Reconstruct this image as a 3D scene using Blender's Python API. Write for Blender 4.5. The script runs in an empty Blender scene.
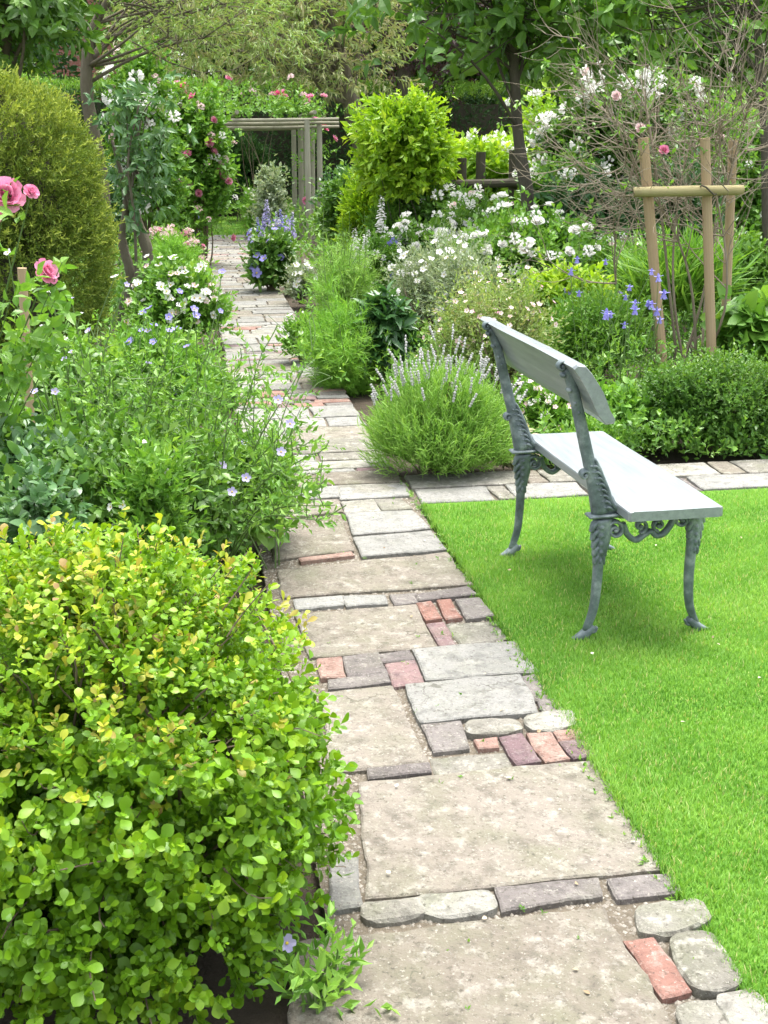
import bpy, math
import numpy as np
PI = math.pi
SC = bpy.context.scene
COL = SC.collection
rng = np.random.default_rng(11)

# ------------------------------------------------------------------ camera
F_PX, CAM_H = 1200.0, 1.6
TH = math.atan(370 / F_PX); SN, CS = math.sin(TH), math.cos(TH)
cd = bpy.data.cameras.new('camera'); cam = bpy.data.objects.new('camera', cd); COL.objects.link(cam)
cam.location = (0, 0, CAM_H); cam.rotation_euler = (PI / 2 - TH, 0, 0)
cd.sensor_fit = 'VERTICAL'; cd.sensor_height = 36; cd.sensor_width = 27
cd.lens = F_PX / 1024 * 36; cd.clip_end = 500; cd.clip_start = .05
SC.camera = cam

def ray(px, py): return np.array([px - 384, F_PX * CS - (py - 512) * SN, -(F_PX * SN + (py - 512) * CS)])
def gp(px, py, z=0.0):                    # photo point lying at height z -> place in the garden
    r = ray(px, py); t = (CAM_H - z) / -r[2]; return np.array([0, 0, CAM_H]) + r * t
def at(px, py, D):                        # photo point lying D metres ahead -> place in the garden
    r = ray(px, py); t = D / r[1]; return np.array([0, 0, CAM_H]) + r * t

# ------------------------------------------------------------------ helpers
def nrm(a): return a / np.maximum(np.linalg.norm(a, axis=-1, keepdims=True), 1e-9)
def rvec(*s): return nrm(rng.normal(size=tuple(s) + (3,)))
UP = np.array([0, 0, 1.0])

class MB:
    def __init__(s): s.V = []; s.F = []; s.n = 0
    def add(s, V, faces, rnd=0.5, mat=0):
        V = np.asarray(V, float).reshape(-1, 3)
        for f in faces:
            f = np.asarray(f, int)
            if f.ndim == 1: f = f[None]
            r = np.broadcast_to(np.asarray(rnd, float), (len(f),)) if np.ndim(rnd) == 0 or len(np.atleast_1d(rnd)) == len(f) else np.repeat(rnd, len(f) // len(rnd))
            s.F.append((f + s.n, np.array(r), np.full(len(f), mat, np.int32)))
        s.V.append(V); s.n += len(V)
    def mesh(s, name, mats, smooth=False):
        me = bpy.data.meshes.new(name)
        V = np.concatenate(s.V)
        me.vertices.add(len(V)); me.vertices.foreach_set('co', V.astype(np.float32).ravel())
        loops = np.concatenate([f.ravel() for f, _, _ in s.F]).astype(np.int32)
        sizes = np.concatenate([np.full(len(f), f.shape[1]) for f, _, _ in s.F])
        st = np.concatenate([[0], np.cumsum(sizes)[:-1]]).astype(np.int32)
        me.loops.add(len(loops)); me.loops.foreach_set('vertex_index', loops)
        me.polygons.add(len(sizes)); me.polygons.foreach_set('loop_start', st)
        me.polygons.foreach_set('material_index', np.concatenate([m for _, _, m in s.F]))
        me.update(calc_edges=True)
        me.polygons.foreach_set('use_smooth', np.full(len(sizes), smooth))
        a = me.attributes.new('rnd', 'FLOAT', 'FACE')
        a.data.foreach_set('value', np.concatenate([r for _, r, _ in s.F]).astype(np.float32))
        for m in (mats if isinstance(mats, (list, tuple)) else [mats]): me.materials.append(m)
        return me
    def build(s, name, mats, parent=None, smooth=False):
        o = bpy.data.objects.new(name, s.mesh(name, mats, smooth)); COL.objects.link(o)
        if parent is not None:
            o.parent = parent; o.matrix_parent_inverse.identity()
            o.location = -np.array(parent.location)     # meshes are written in garden coordinates
        return o

def thing(name, label, cat, loc, group=None):
    o = bpy.data.objects.new(name, None); COL.objects.link(o); o.location = loc
    o.empty_display_size = .1
    o['label'] = label; o['category'] = cat
    if group: o['group'] = group
    return o
def tag(o, label, cat, group=None):
    o['label'] = label; o['category'] = cat
    if group: o['group'] = group
    return o
def kind(o, k): o['kind'] = k; return o

# leaf outlines (along, across, up) with faces; every leaf has a folded midrib
T4 = (np.array([(0, 0, 0), (.45, .5, .09), (1, 0, -.06), (.45, -.5, .09)]), [[(0, 2, 1), (0, 3, 2)]])
TO = (np.array([(0, 0, 0), (.3, .22, .05), (.64, .5, .1), (.88, .34, .04), (1, 0, -.05), (.55, 0, .02),
                (.3, -.22, .05), (.64, -.5, .1), (.88, -.34, .04)]),
      [[(0, 5, 2, 1), (5, 4, 3, 2), (0, 6, 7, 5), (5, 7, 8, 4)]])
TL = (np.array([(0, 0, 0), (.22, .36, .06), (.5, .5, .08), (.8, .26, .0), (1, 0, -.12), (.5, 0, .0),
                (.22, -.36, .06), (.5, -.5, .08), (.8, -.26, .0)]),
      [[(0, 5, 2, 1), (5, 4, 3, 2), (0, 6, 7, 5), (5, 7, 8, 4)]])
def _ov(n=5, pk=.62, w=.5, fold=.09, tip=-.06):
    u = np.linspace(0, 1, n + 2); prof = np.sin(PI * u ** (math.log(.5) / math.log(pk))) ** .8 * w
    V = [(0, 0, 0)] + [(a, 0, .02 * math.sin(PI * a) + tip * a * a * .6) for a in u[1:-1]] + [(1, 0, tip)]
    for sg in (1, -1): V += [(a, sg * p, fold * p * 2 + tip * a * a) for a, p in zip(u[1:-1], prof[1:-1])]
    F4, F3 = [], []
    for k, o in ((0, n + 2), (1, 2 * n + 2)):
        for i in range(n - 1): q = (i + 1, i + 2, o + i + 1, o + i); F4.append(q if k == 0 else q[::-1])
        for q in ((0, 1, o), (n, n + 1, o + n - 1)): F3.append(q if k == 0 else q[::-1])
    return np.array(V), [F4, F3]
TR = _ov(5, .62, .5); TS = _ov(5, .42, .5, .08, -.14)
TB = (np.array([(0, .5, 0), (0, -.5, 0), (.55, .4, .03), (.55, -.4, .03), (1, 0, -.12)]), [[(0, 1, 3, 2)], [(2, 3, 4)]])
TPET = (np.array([(0, .12, 0), (0, -.12, 0), (.45, .45, .08), (.45, -.45, .08), (.45, 0, -.02), (1, .3, .1), (1, -.3, .1), (1.06, 0, .02)]),
        [[(0, 4, 2)], [(0, 1, 4)], [(1, 3, 4)], [(4, 7, 5, 2), (4, 3, 6, 7)]])

def leaves(mb, P, A, N, L, W, tpl, rnd, mat=0):
    P = P.reshape(-1, 3); A = nrm(A.reshape(-1, 3)); N = N.reshape(-1, 3)
    n = len(P)
    if n == 0: return
    L = np.broadcast_to(np.asarray(L, float).ravel(), (n,)); W = np.broadcast_to(np.asarray(W, float).ravel(), (n,))
    rnd = np.clip(np.broadcast_to(np.asarray(rnd, float).ravel(), (n,)), 0, 1)
    S = nrm(np.cross(N, A)); N = np.cross(A, S)
    tv, tf = tpl; k = len(tv)
    V = P[:, None] + (L[:, None, None] * tv[None, :, 0:1]) * A[:, None] + (W[:, None, None] * tv[None, :, 1:2]) * S[:, None] + (L[:, None, None] * tv[None, :, 2:3]) * N[:, None]
    off = (np.arange(n) * k)[:, None, None]
    first = True
    faces = []; rr = []
    for f in tf:
        f = np.array(f)
        faces.append((off + f[None]).reshape(-1, f.shape[1])); rr.append(np.repeat(rnd, len(f)))
    base = mb.n
    mb.V.append(V.reshape(-1, 3)); mb.n += n * k
    for f, r in zip(faces, rr): mb.F.append((f + base, r, np.full(len(f), mat, np.int32)))

def sprig(mb, B, D, ln, k, L, W, tpl, alpha=.9, upb=.4, rs=None, lr=.35, mat=0, droop=0.0, jit=.25, lv=.3):
    """k leaves set round each shoot that starts at B and points along D"""
    M = len(B)
    if M == 0: return
    D = nrm(D); ln = np.broadcast_to(np.asarray(ln, float), (M,))
    t = np.linspace(.12, 1, k)[None] + rng.normal(0, .05, (M, k))
    P = B[:, None] + D[:, None] * (ln[:, None] * t)[..., None]
    U = nrm(np.cross(D, rvec(M))); V = np.cross(D, U)
    ph = 2.4 * np.arange(k)[None] + rng.uniform(0, 6.3, (M, 1))
    R = np.cos(ph)[..., None] * U[:, None] + np.sin(ph)[..., None] * V[:, None]
    a = (alpha * (1.15 - .6 * t) + rng.normal(0, .15, (M, k)))[..., None]
    A = np.cos(a) * D[:, None] + np.sin(a) * R + rng.normal(0, jit, (M, k, 3)); A[..., 2] -= droop
    N = np.sin(a) * D[:, None] - np.cos(a) * R + rng.normal(0, jit * .7, (M, k, 3)); N[..., 2] += upb
    s = np.exp(np.clip(rng.normal(0, lv, (M, k)), -2 * lv, 1.4 * lv))
    r0 = rng.uniform(0, 1, M) if rs is None else rs
    r = r0[:, None] * (1 - lr) + lr * rng.uniform(0, 1, (M, k))
    leaves(mb, P, A, N, L * s, W * s * rng.uniform(.85, 1.1, (M, k)), tpl, r, mat)

def tubes(mb, paths, radii, sides=5, rnd=.5, mat=0):
    """paths (M,K,3), radii (M,K)"""
    P = np.asarray(paths, float); M, K = P.shape[:2]
    R = np.broadcast_to(np.asarray(radii, float), (M, K))
    T = np.gradient(P, axis=1); T = nrm(T)
    ref = np.where(np.abs(T[:, :1, 2:3]) > .8, np.array([1., 0, 0]), np.array([0, 0, 1.]))
    U = nrm(np.cross(T, np.broadcast_to(ref, T.shape))); Vv = np.cross(T, U)
    a = np.arange(sides) * 2 * PI / sides
    X = P[:, :, None] + R[..., None, None] * (np.cos(a)[None, None, :, None] * U[:, :, None] + np.sin(a)[None, None, :, None] * Vv[:, :, None])
    idx = np.arange(M * K * sides).reshape(M, K, sides)
    q = np.stack([idx[:, :-1], np.roll(idx, -1, 2)[:, :-1], np.roll(idx, -1, 2)[:, 1:], idx[:, 1:]], -1).reshape(-1, 4)
    fs = [q, idx[:, -1].reshape(-1, sides)]
    r = np.broadcast_to(np.asarray(rnd, float), (M,))
    base = mb.n; mb.V.append(X.reshape(-1, 3)); mb.n += X.size // 3
    mb.F.append((q + base, np.repeat(r, (K - 1) * sides), np.full(len(q), mat, np.int32)))
    e = idx[:, -1].reshape(-1, sides)
    mb.F.append((e + base, np.array(r), np.full(len(e), mat, np.int32)))
    e = idx[:, 0, ::-1].reshape(-1, sides)
    mb.F.append((e + base, np.array(r), np.full(len(e), mat, np.int32)))

def spline(pts, K):
    P = np.asarray(pts, float); n = len(P)
    if n < 3: return P[0] + (P[-1] - P[0]) * np.linspace(0, 1, K)[:, None]
    Q = np.vstack([2 * P[0] - P[1], P, 2 * P[-1] - P[-2]])
    out = []
    for s in np.linspace(0, n - 1 - 1e-6, K):
        i = int(s); t = s - i; a, b, c, d = Q[i:i + 4]
        out.append(.5 * (2 * b + (c - a) * t + (2 * a - 5 * b + 4 * c - d) * t * t + (3 * b - a - 3 * c + d) * t ** 3))
    return np.array(out)
def tube(mb, pts, rad, sides=8, K=None, rnd=.5, mat=0, knots=0.0):
    K = K or max(6, 4 * len(pts)); P = spline(pts, K)
    r = np.interp(np.linspace(0, 1, K), np.linspace(0, 1, len(np.atleast_1d(rad))), np.atleast_1d(rad))
    if knots: r = r * (1 + knots * rng.normal(0, 1, K)); P = P + rng.normal(0, knots * .35, P.shape) * r[:, None]
    tubes(mb, P[None], r[None], sides, rnd, mat)
def curves(B, Tp, K, bow, sag=0.0):
    """M bowed paths from B to Tp"""
    M = len(B); t = np.linspace(0, 1, K)[None, :, None]
    P = B[:, None] * (1 - t) + Tp[:, None] * t
    off = rng.normal(0, bow, (M, 1, 3)) * np.linalg.norm(Tp - B, axis=-1)[:, None, None]
    P = P + off * np.sin(PI * t); P[..., 2] += sag * np.sin(PI * t[..., 0]) * np.linalg.norm(Tp - B, axis=-1)[:, None]
    return P
def ball(mb, c, r, ax=None, n=8, m=6, rnd=.5, mat=0):
    th = np.arange(n) * 2 * PI / n; ph = np.linspace(-PI / 2, PI / 2, m + 1)
    V = np.array([[math.cos(p) * math.cos(t), math.cos(p) * math.sin(t), math.sin(p)] for p in ph for t in th]) * np.asarray(r)
    if ax is not None: V = V @ np.asarray(ax)
    idx = np.arange((m + 1) * n).reshape(m + 1, n)
    q = np.stack([idx[:-1], np.roll(idx, -1, 1)[:-1], np.roll(idx, -1, 1)[1:], idx[1:]], -1).reshape(-1, 4)
    mb.add(V + np.asarray(c), [q], rnd, mat)
def box(mb, c, s, rz=0.0, rnd=.5, mat=0, b=0.0):
    hx, hy, hz = np.asarray(s) / 2.0
    b = min(b, hx * .9, hy * .9, hz * .9) if b else 0
    if b:
        V = []
        for z, i in ((-hz, b), (-hz + b, 0), (hz - b, 0), (hz, b)):
            for sx, sy in ((-1, -1), (1, -1), (1, 1), (-1, 1)):
                V += [(sx * (hx - i), sy * (hy - i), z)]
        V = np.array(V, float)
        F = []
        for l in range(3):
            for k in range(4): F.append((l * 4 + k, l * 4 + (k + 1) % 4, l * 4 + 4 + (k + 1) % 4, l * 4 + 4 + k))
        F += [(3, 2, 1, 0), (12, 13, 14, 15)]
    else:
        V = np.array([(x, y, z) for z in (-hz, hz) for x, y in ((-hx, -hy), (hx, -hy), (hx, hy), (-hx, hy))])
        F = [(0, 1, 5, 4), (1, 2, 6, 5), (2, 3, 7, 6), (3, 0, 4, 7), (3, 2, 1, 0), (4, 5, 6, 7)]
    co, si = math.cos(rz), math.sin(rz)
    V = V @ np.array([[co, si, 0], [-si, co, 0], [0, 0, 1]])
    mb.add(V + np.asarray(c), [F], rnd, mat)

# ------------------------------------------------------------------ materials
def newmat(name):
    m = bpy.data.materials.new(name); m.use_nodes = True; nt = m.node_tree; nt.nodes.clear()
    return m, nt.nodes, nt.links
def ramp(N, cols, pos=None):
    r = N.new('ShaderNodeValToRGB'); e = r.color_ramp.elements
    pos = pos or [i / (len(cols) - 1) for i in range(len(cols))]
    while len(e) < len(cols): e.new(.5)
    for i, (c, p) in enumerate(zip(cols, pos)): e[i].position = p; e[i].color = (*c, 1)
    return r
def leafmat(name, cols, rough=.42, trans=.35, spec=.5, pos=None):
    tint = (1, 1, 1, 1) if 'petal' in name or 'head' in name else (1.25, 1.2, .6, 1)
    m, N, L = newmat(name)
    a = N.new('ShaderNodeAttribute'); a.attribute_name = 'rnd'
    r = ramp(N, cols, pos); L.new(a.outputs['Fac'], r.inputs[0])
    p = N.new('ShaderNodeBsdfPrincipled'); p.inputs['Roughness'].default_value = rough
    p.inputs['Specular IOR Level'].default_value = spec
    L.new(r.outputs[0], p.inputs['Base Color'])
    t = N.new('ShaderNodeBsdfTranslucent')
    mx = N.new('ShaderNodeMix'); mx.data_type = 'RGBA'; mx.blend_type = 'MULTIPLY'; mx.inputs[0].default_value = 1
    L.new(r.outputs[0], mx.inputs[6]); mx.inputs[7].default_value = tint
    L.new(mx.outputs[2], t.inputs[0])
    s = N.new('ShaderNodeMixShader'); s.inputs[0].default_value = trans
    L.new(p.outputs[0], s.inputs[1]); L.new(t.outputs[0], s.inputs[2])
    o = N.new('ShaderNodeOutputMaterial'); L.new(s.outputs[0], o.inputs[0])
    return m
def noisemat(name, cols, scale=8, rough=.8, bump=.3, bscale=None, detail=6, stretch=None, rndmix=0.0, spec=.3, pos=None, bdist=.01):
    """colours from object-space noise, optionally shifted piece by piece"""
    m, N, L = newmat(name)
    tc = N.new('ShaderNodeTexCoord'); src = tc.outputs['Object']
    if stretch:
        mp = N.new('ShaderNodeMapping'); mp.inputs['Scale'].default_value = stretch; L.new(src, mp.inputs[0]); src = mp.outputs[0]
    n = N.new('ShaderNodeTexNoise'); n.inputs['Scale'].default_value = scale; n.inputs['Detail'].default_value = detail; n.inputs['Roughness'].default_value = .62
    L.new(src, n.inputs['Vector'])
    r = ramp(N, cols, pos)
    if rndmix:
        a = N.new('ShaderNodeAttribute'); a.attribute_name = 'rnd'
        mx = N.new('ShaderNodeMix'); mx.inputs[0].default_value = rndmix
        L.new(n.outputs['Fac'], mx.inputs[2]); L.new(a.outputs['Fac'], mx.inputs[3]); L.new(mx.outputs[0], r.inputs[0])
    else: L.new(n.outputs['Fac'], r.inputs[0])
    p = N.new('ShaderNodeBsdfPrincipled'); p.inputs['Roughness'].default_value = rough; p.inputs['Specular IOR Level'].default_value = spec
    L.new(r.outputs[0], p.inputs['Base Color'])
    if bump:
        n2 = N.new('ShaderNodeTexNoise'); n2.inputs['Scale'].default_value = bscale or scale * 4; n2.inputs['Detail'].default_value = 8; n2.inputs['Roughness'].default_value = .7
        L.new(src, n2.inputs['Vector'])
        b = N.new('ShaderNodeBump'); b.inputs['Strength'].default_value = bump; b.inputs['Distance'].default_value = bdist
        L.new(n2.outputs['Fac'], b.inputs['Height']); L.new(b.outputs[0], p.inputs['Normal'])
    o = N.new('ShaderNodeOutputMaterial'); L.new(p.outputs[0], o.inputs[0])
    return m
def stonemat(name, cols, spots=(.16, .17, .10), pale=(.46, .44, .38), sa=.4, pa=.4, rough=.85):
    """flagstone: stone-to-stone colour, mottling, dark algae blotches, pale lichen specks"""
    m, N, L = newmat(name)
    tc = N.new('ShaderNodeTexCoord'); at_ = N.new('ShaderNodeAttribute'); at_.attribute_name = 'rnd'      # each stone is cut from its own piece of rock
    vm = N.new('ShaderNodeVectorMath'); vm.operation = 'MULTIPLY_ADD'; vm.inputs[1].default_value = (17, 29, 41)
    L.new(at_.outputs['Fac'], vm.inputs[0]); L.new(tc.outputs['Object'], vm.inputs[2]); src = vm.outputs[0]
    def noise(sc, det=6, ro=.62):
        n = N.new('ShaderNodeTexNoise'); n.inputs['Scale'].default_value = sc; n.inputs['Detail'].default_value = det; n.inputs['Roughness'].default_value = ro
        L.new(src, n.inputs['Vector']); return n
    a = N.new('ShaderNodeAttribute'); a.attribute_name = 'rnd'
    n1 = noise(7); mx = N.new('ShaderNodeMix'); mx.inputs[0].default_value = .55
    L.new(n1.outputs['Fac'], mx.inputs[2]); L.new(a.outputs['Fac'], mx.inputs[3])
    r = ramp(N, cols, [.2, .5, .8] if len(cols) == 3 else None); L.new(mx.outputs[0], r.inputs[0])
    def over(prev, col, sc, lo, hi, amt, det=6):
        n = noise(sc, det, .7); mr = N.new('ShaderNodeMapRange'); mr.inputs[1].default_value = lo; mr.inputs[2].default_value = hi; mr.inputs[4].default_value = amt
        L.new(n.outputs['Fac'], mr.inputs[0])
        x = N.new('ShaderNodeMix'); x.data_type = 'RGBA'; L.new(mr.outputs[0], x.inputs[0]); L.new(prev, x.inputs[6]); x.inputs[7].default_value = (*col, 1)
        return x.outputs[2]
    c = over(r.outputs[0], spots, 5.3, .46, .66, sa * 1.3, 9)
    c = over(c, tuple(x * .62 for x in cols[0]), 17, .50, .64, .6, 9)
    c = over(c, pale, 21, .53, .66, pa * 1.3, 9)
    c = over(c, (.07, .06, .045), 75, .56, .68, .7, 4)
    c = over(c, (.5, .47, .4), 110, .60, .74, .6, 2)
    wn = noise(3, 5); wv = N.new('ShaderNodeVectorMath'); wv.operation = 'MULTIPLY_ADD'; wv.inputs[1].default_value = (.35, .35, .35)
    L.new(wn.outputs['Color'], wv.inputs[0]); L.new(src, wv.inputs[2])
    vo = N.new('ShaderNodeTexVoronoi'); vo.feature = 'DISTANCE_TO_EDGE'; vo.inputs['Scale'].default_value = 2.6; L.new(wv.outputs[0], vo.inputs['Vector'])
    cm = N.new('ShaderNodeMapRange'); cm.inputs[1].default_value = .003; cm.inputs[2].default_value = .011; cm.inputs[3].default_value = 1; cm.inputs[4].default_value = 0; L.new(vo.outputs['Distance'], cm.inputs[0])
    gn = noise(2.2, 3); gm_ = N.new('ShaderNodeMapRange'); gm_.inputs[1].default_value = .57; gm_.inputs[2].default_value = .63; gm_.inputs[4].default_value = .6; L.new(gn.outputs['Fac'], gm_.inputs[0])
    cr_ = N.new('ShaderNodeMath'); cr_.operation = 'MULTIPLY'; L.new(cm.outputs[0], cr_.inputs[0]); L.new(gm_.outputs[0], cr_.inputs[1])
    cx = N.new('ShaderNodeMix'); cx.data_type = 'RGBA'; L.new(cr_.outputs[0], cx.inputs[0]); L.new(c, cx.inputs[6]); cx.inputs[7].default_value = (.07, .065, .045, 1); c = cx.outputs[2]
    p = N.new('ShaderNodeBsdfPrincipled'); p.inputs['Roughness'].default_value = rough; p.inputs['Specular IOR Level'].default_value = .3
    L.new(c, p.inputs['Base Color'])
    b1 = noise(14, 8, .7); b2 = noise(90, 6, .7)
    ad = N.new('ShaderNodeMath'); ad.operation = 'MULTIPLY_ADD'; ad.inputs[1].default_value = .35
    L.new(b2.outputs['Fac'], ad.inputs[0]); L.new(b1.outputs['Fac'], ad.inputs[2])
    b = N.new('ShaderNodeBump'); b.inputs['Strength'].default_value = .9; b.inputs['Distance'].default_value = .02
    L.new(ad.outputs[0], b.inputs['Height']); L.new(b.outputs[0], p.inputs['Normal'])
    o = N.new('ShaderNodeOutputMaterial'); L.new(p.outputs[0], o.inputs[0])
    return m

M = dict(
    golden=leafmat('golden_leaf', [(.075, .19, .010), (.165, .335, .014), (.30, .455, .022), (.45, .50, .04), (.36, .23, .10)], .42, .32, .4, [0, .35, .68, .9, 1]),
    lime=leafmat('lime_leaf', [(.16, .32, .015), (.28, .47, .025), (.44, .57, .05)], .45, .4),
    fresh=leafmat('fresh_leaf', [(.09, .23, .03), (.16, .34, .045), (.27, .45, .08)], .42, .35),
    mid=leafmat('green_leaf', [(.058, .15, .022), (.11, .24, .035), (.20, .34, .06)], .4, .32),
    dark=leafmat('dark_leaf', [(.03, .09, .025), (.055, .15, .04), (.10, .21, .06)], .35, .25, .6),
    blue=leafmat('bluish_leaf', [(.05, .14, .04), (.10, .22, .07), (.19, .32, .14)], .36, .28, .6),
    silver=leafmat('silver_leaf', [(.2, .28, .14), (.3, .38, .23), (.44, .48, .36)], .6, .25, .3),
    olive=leafmat('olive_leaf', [(.13, .24, .05), (.23, .36, .09), (.32, .40, .15), (.40, .34, .22)], .5, .35),
    pinky=leafmat('bronze_leaf', [(.15, .24, .07), (.26, .35, .12), (.37, .38, .2), (.46, .34, .28)], .5, .35),
    purple=leafmat('purple_leaf', [(.04, .022, .026), (.075, .04, .045), (.12, .08, .06)], .45, .25),
    conifer=leafmat('conifer_leaf', [(.07, .13, .02), (.145, .225, .035), (.25, .33, .055), (.42, .48, .1)], .55, .25, .3),
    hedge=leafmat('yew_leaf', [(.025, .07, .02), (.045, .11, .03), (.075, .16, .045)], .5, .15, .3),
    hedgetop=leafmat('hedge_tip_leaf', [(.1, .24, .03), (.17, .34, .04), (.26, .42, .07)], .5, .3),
    lav=leafmat('lavender_leaf', [(.15, .31, .05), (.23, .42, .07), (.34, .52, .14)], .55, .3, .3),
    fennel=leafmat('fennel_leaf', [(.12, .30, .035), (.2, .42, .05), (.30, .52, .09)], .5, .4, .3),
    grass=leafmat('grass_blade', [(.088, .235, .028), (.165, .36, .05), (.30, .50, .105), (.5, .5, .22)], .45, .4, .35, [0, .45, .93, 1]),
    litter=leafmat('underplant_leaf', [(.07, .18, .03), (.14, .30, .045), (.24, .42, .08)], .42, .3),
    white=leafmat('white_petal', [(.80, .78, .74), (.88, .87, .85)], .55, .35, .2),
    blush=leafmat('blush_petal', [(.80, .55, .56), (.88, .76, .74)], .55, .35, .2),
    pink=leafmat('pink_petal', [(.78, .25, .42), (.87, .44, .60)], .5, .35, .2),
    rosy=leafmat('deep_pink_petal', [(.62, .08, .2), (.75, .18, .32)], .5, .35, .2),
    violet=leafmat('violet_petal', [(.28, .25, .66), (.42, .40, .80)], .5, .35, .2),
    lilac=leafmat('lilac_petal', [(.45, .40, .68), (.6, .56, .75)], .5, .35, .2),
    yellow=leafmat('stamen', [(.6, .45, .05), (.7, .55, .1)], .6, .2, .2),
    lavhead=leafmat('lavender_head', [(.44, .42, .42), (.58, .56, .56)], .7, .2, .2),
    stem=leafmat('green_stem', [(.08, .15, .035), (.14, .22, .06)], .5, .1),
    twig=noisemat('brown_twig', [(.09, .065, .045), (.17, .13, .09), (.24, .2, .15)], 12, .8, .2),
    paletwig=noisemat('pale_bare_twig', [(.15, .12, .08), (.24, .20, .145), (.33, .285, .22)], 10, .8, .2),
    bark=noisemat('grey_bark', [(.07, .06, .045), (.15, .13, .09), (.25, .22, .16)], 9, .9, .9, 22, stretch=(1, 1, .3), bdist=.03),
    darkbark=noisemat('dark_bark', [(.05, .043, .032), (.10, .088, .065), (.16, .145, .11)], 9, .9, .9, 22, stretch=(1, 1, .3), bdist=.03),
    stake=noisemat('stake_wood', [(.26, .18, .10), (.40, .29, .17), (.47, .37, .24)], 6, .8, .4, 30, stretch=(3, 3, .25), rndmix=.3),
    rail=noisemat('mossy_rail_wood', [(.24, .20, .09), (.36, .31, .15), (.42, .38, .22)], 7, .8, .4, 30, stretch=(.3, 3, 3)),
    oldwood=noisemat('weathered_wood', [(.17, .16, .115), (.29, .275, .20), (.41, .395, .32)], 7, .85, .5, 26, stretch=(2, 2, .3), rndmix=.3),
    darkwood=noisemat('dark_wood', [(.04, .04, .03), (.08, .07, .05), (.12, .10, .07)], 7, .85, .5, 26),
    soil=noisemat('bare_soil', [(.05, .038, .026), (.09, .07, .05), (.15, .12, .085)], 5, .95, .9, 30, bdist=.04),
    lawn=noisemat('lawn_ground', [(.06, .15, .012), (.10, .23, .018), (.15, .30, .03)], 5, .9, .6, 120, bdist=.02),
    joint=noisemat('gritty_joint', [(.08, .066, .045), (.18, .152, .112), (.33, .295, .235)], 60, .95, .9, 160, bdist=.012),
    york=stonemat('york_flagstone', [(.165, .143, .112), (.225, .197, .158), (.28, .25, .21)]),
    grey=stonemat('grey_flagstone', [(.19, .186, .17), (.25, .246, .225), (.30, .296, .275)], sa=.2, pa=.2),
    slate=stonemat('bluish_brick', [(.12, .105, .10), (.165, .145, .135), (.21, .19, .175)], sa=.2, pa=.25),
    brick=stonemat('red_brick', [(.22, .105, .08), (.29, .16, .125), (.33, .23, .185)], spots=(.2, .12, .1), sa=.25, pa=.3),
    purpleb=stonemat('purple_brick', [(.15, .10, .11), (.20, .13, .13), (.26, .17, .16)], sa=.2, pa=.2),
    cobble=stonemat('rough_cobble', [(.17, .16, .13), (.26, .245, .21), (.36, .35, .31)], sa=.45, pa=.5),
)

# ------------------------------------------------------------------ the ground
RP0 = gp(415, 500)[:2]; RPF = gp(245, 235)[:2]
PU = (RPF - RP0) / np.linalg.norm(RPF - RP0); PN = np.array([-PU[1], PU[0]])
PW = .76; S_END = float(np.dot(RPF - RP0, PU))
def pp(s, t, z=0.0): q = RP0 + PU * s + PN * t; return np.array([q[0], q[1], z])
def st(P): d = np.asarray(P)[..., :2] - RP0; return d @ PU, d @ PN
CX0, CX1 = -.07, .44          # cross path, along the main path's direction

g = MB(); n = 60
gx = np.linspace(-1, 1, n); gx = np.sign(gx) * np.abs(gx) ** 2.2 * 140
X, Y = np.meshgrid(gx, gx + 6)
sv, tv_ = (X - RP0[0]) * PU[0] + (Y - RP0[1]) * PU[1], (X - RP0[0]) * PN[0] + (Y - RP0[1]) * PN[1]
Z = np.full(X.shape, -.05)
idx = np.arange(n * n).reshape(n, n)
g.add(np.stack([X, Y, Z], -1).reshape(-1, 3), [np.stack([idx[:-1, :-1], idx[:-1, 1:], idx[1:, 1:], idx[1:, :-1]], -1).reshape(-1, 4)])
kind(g.build('ground', M['soil']), 'structure')

def sheet(name, poly, z, depth, mat, sub=0):
    mb = MB(); P = np.array(poly, float); k = len(P)
    V = np.vstack([np.c_[P, np.full(k, z)], np.c_[P, np.full(k, z - depth)]])
    mb.add(V, [[tuple(range(k))], [(i + k, (i + 1) % k + k, (i + 1) % k, i) for i in range(k)]])
    return kind(mb.build(name, mat), 'structure')
A2 = lambda s, t: tuple(pp(s, t)[:2])
sheet('path_bed', [A2(-6, -.0), A2(S_END, 0), A2(S_END, PW), A2(-6, PW)], -.009, .1, M['joint'])
sheet('cross_path_bed', [A2(CX0, -5), A2(CX1, -5), A2(CX1, -.002), A2(CX0, -.002)], -.0095, .1, M['joint'])
LG = .022
sheet('lawn_ground', [A2(-6, -LG), A2(-6, -6), A2(CX0 - .02, -6), A2(CX0 - .02, -LG)], .006, .1, M['lawn'])
sheet('far_lawn', [A2(S_END + .02, -3), A2(S_END + 5.5, -3), A2(S_END + 5.5, 5), A2(S_END + .02, 5)], .0, .1, M['lawn'])

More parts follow.
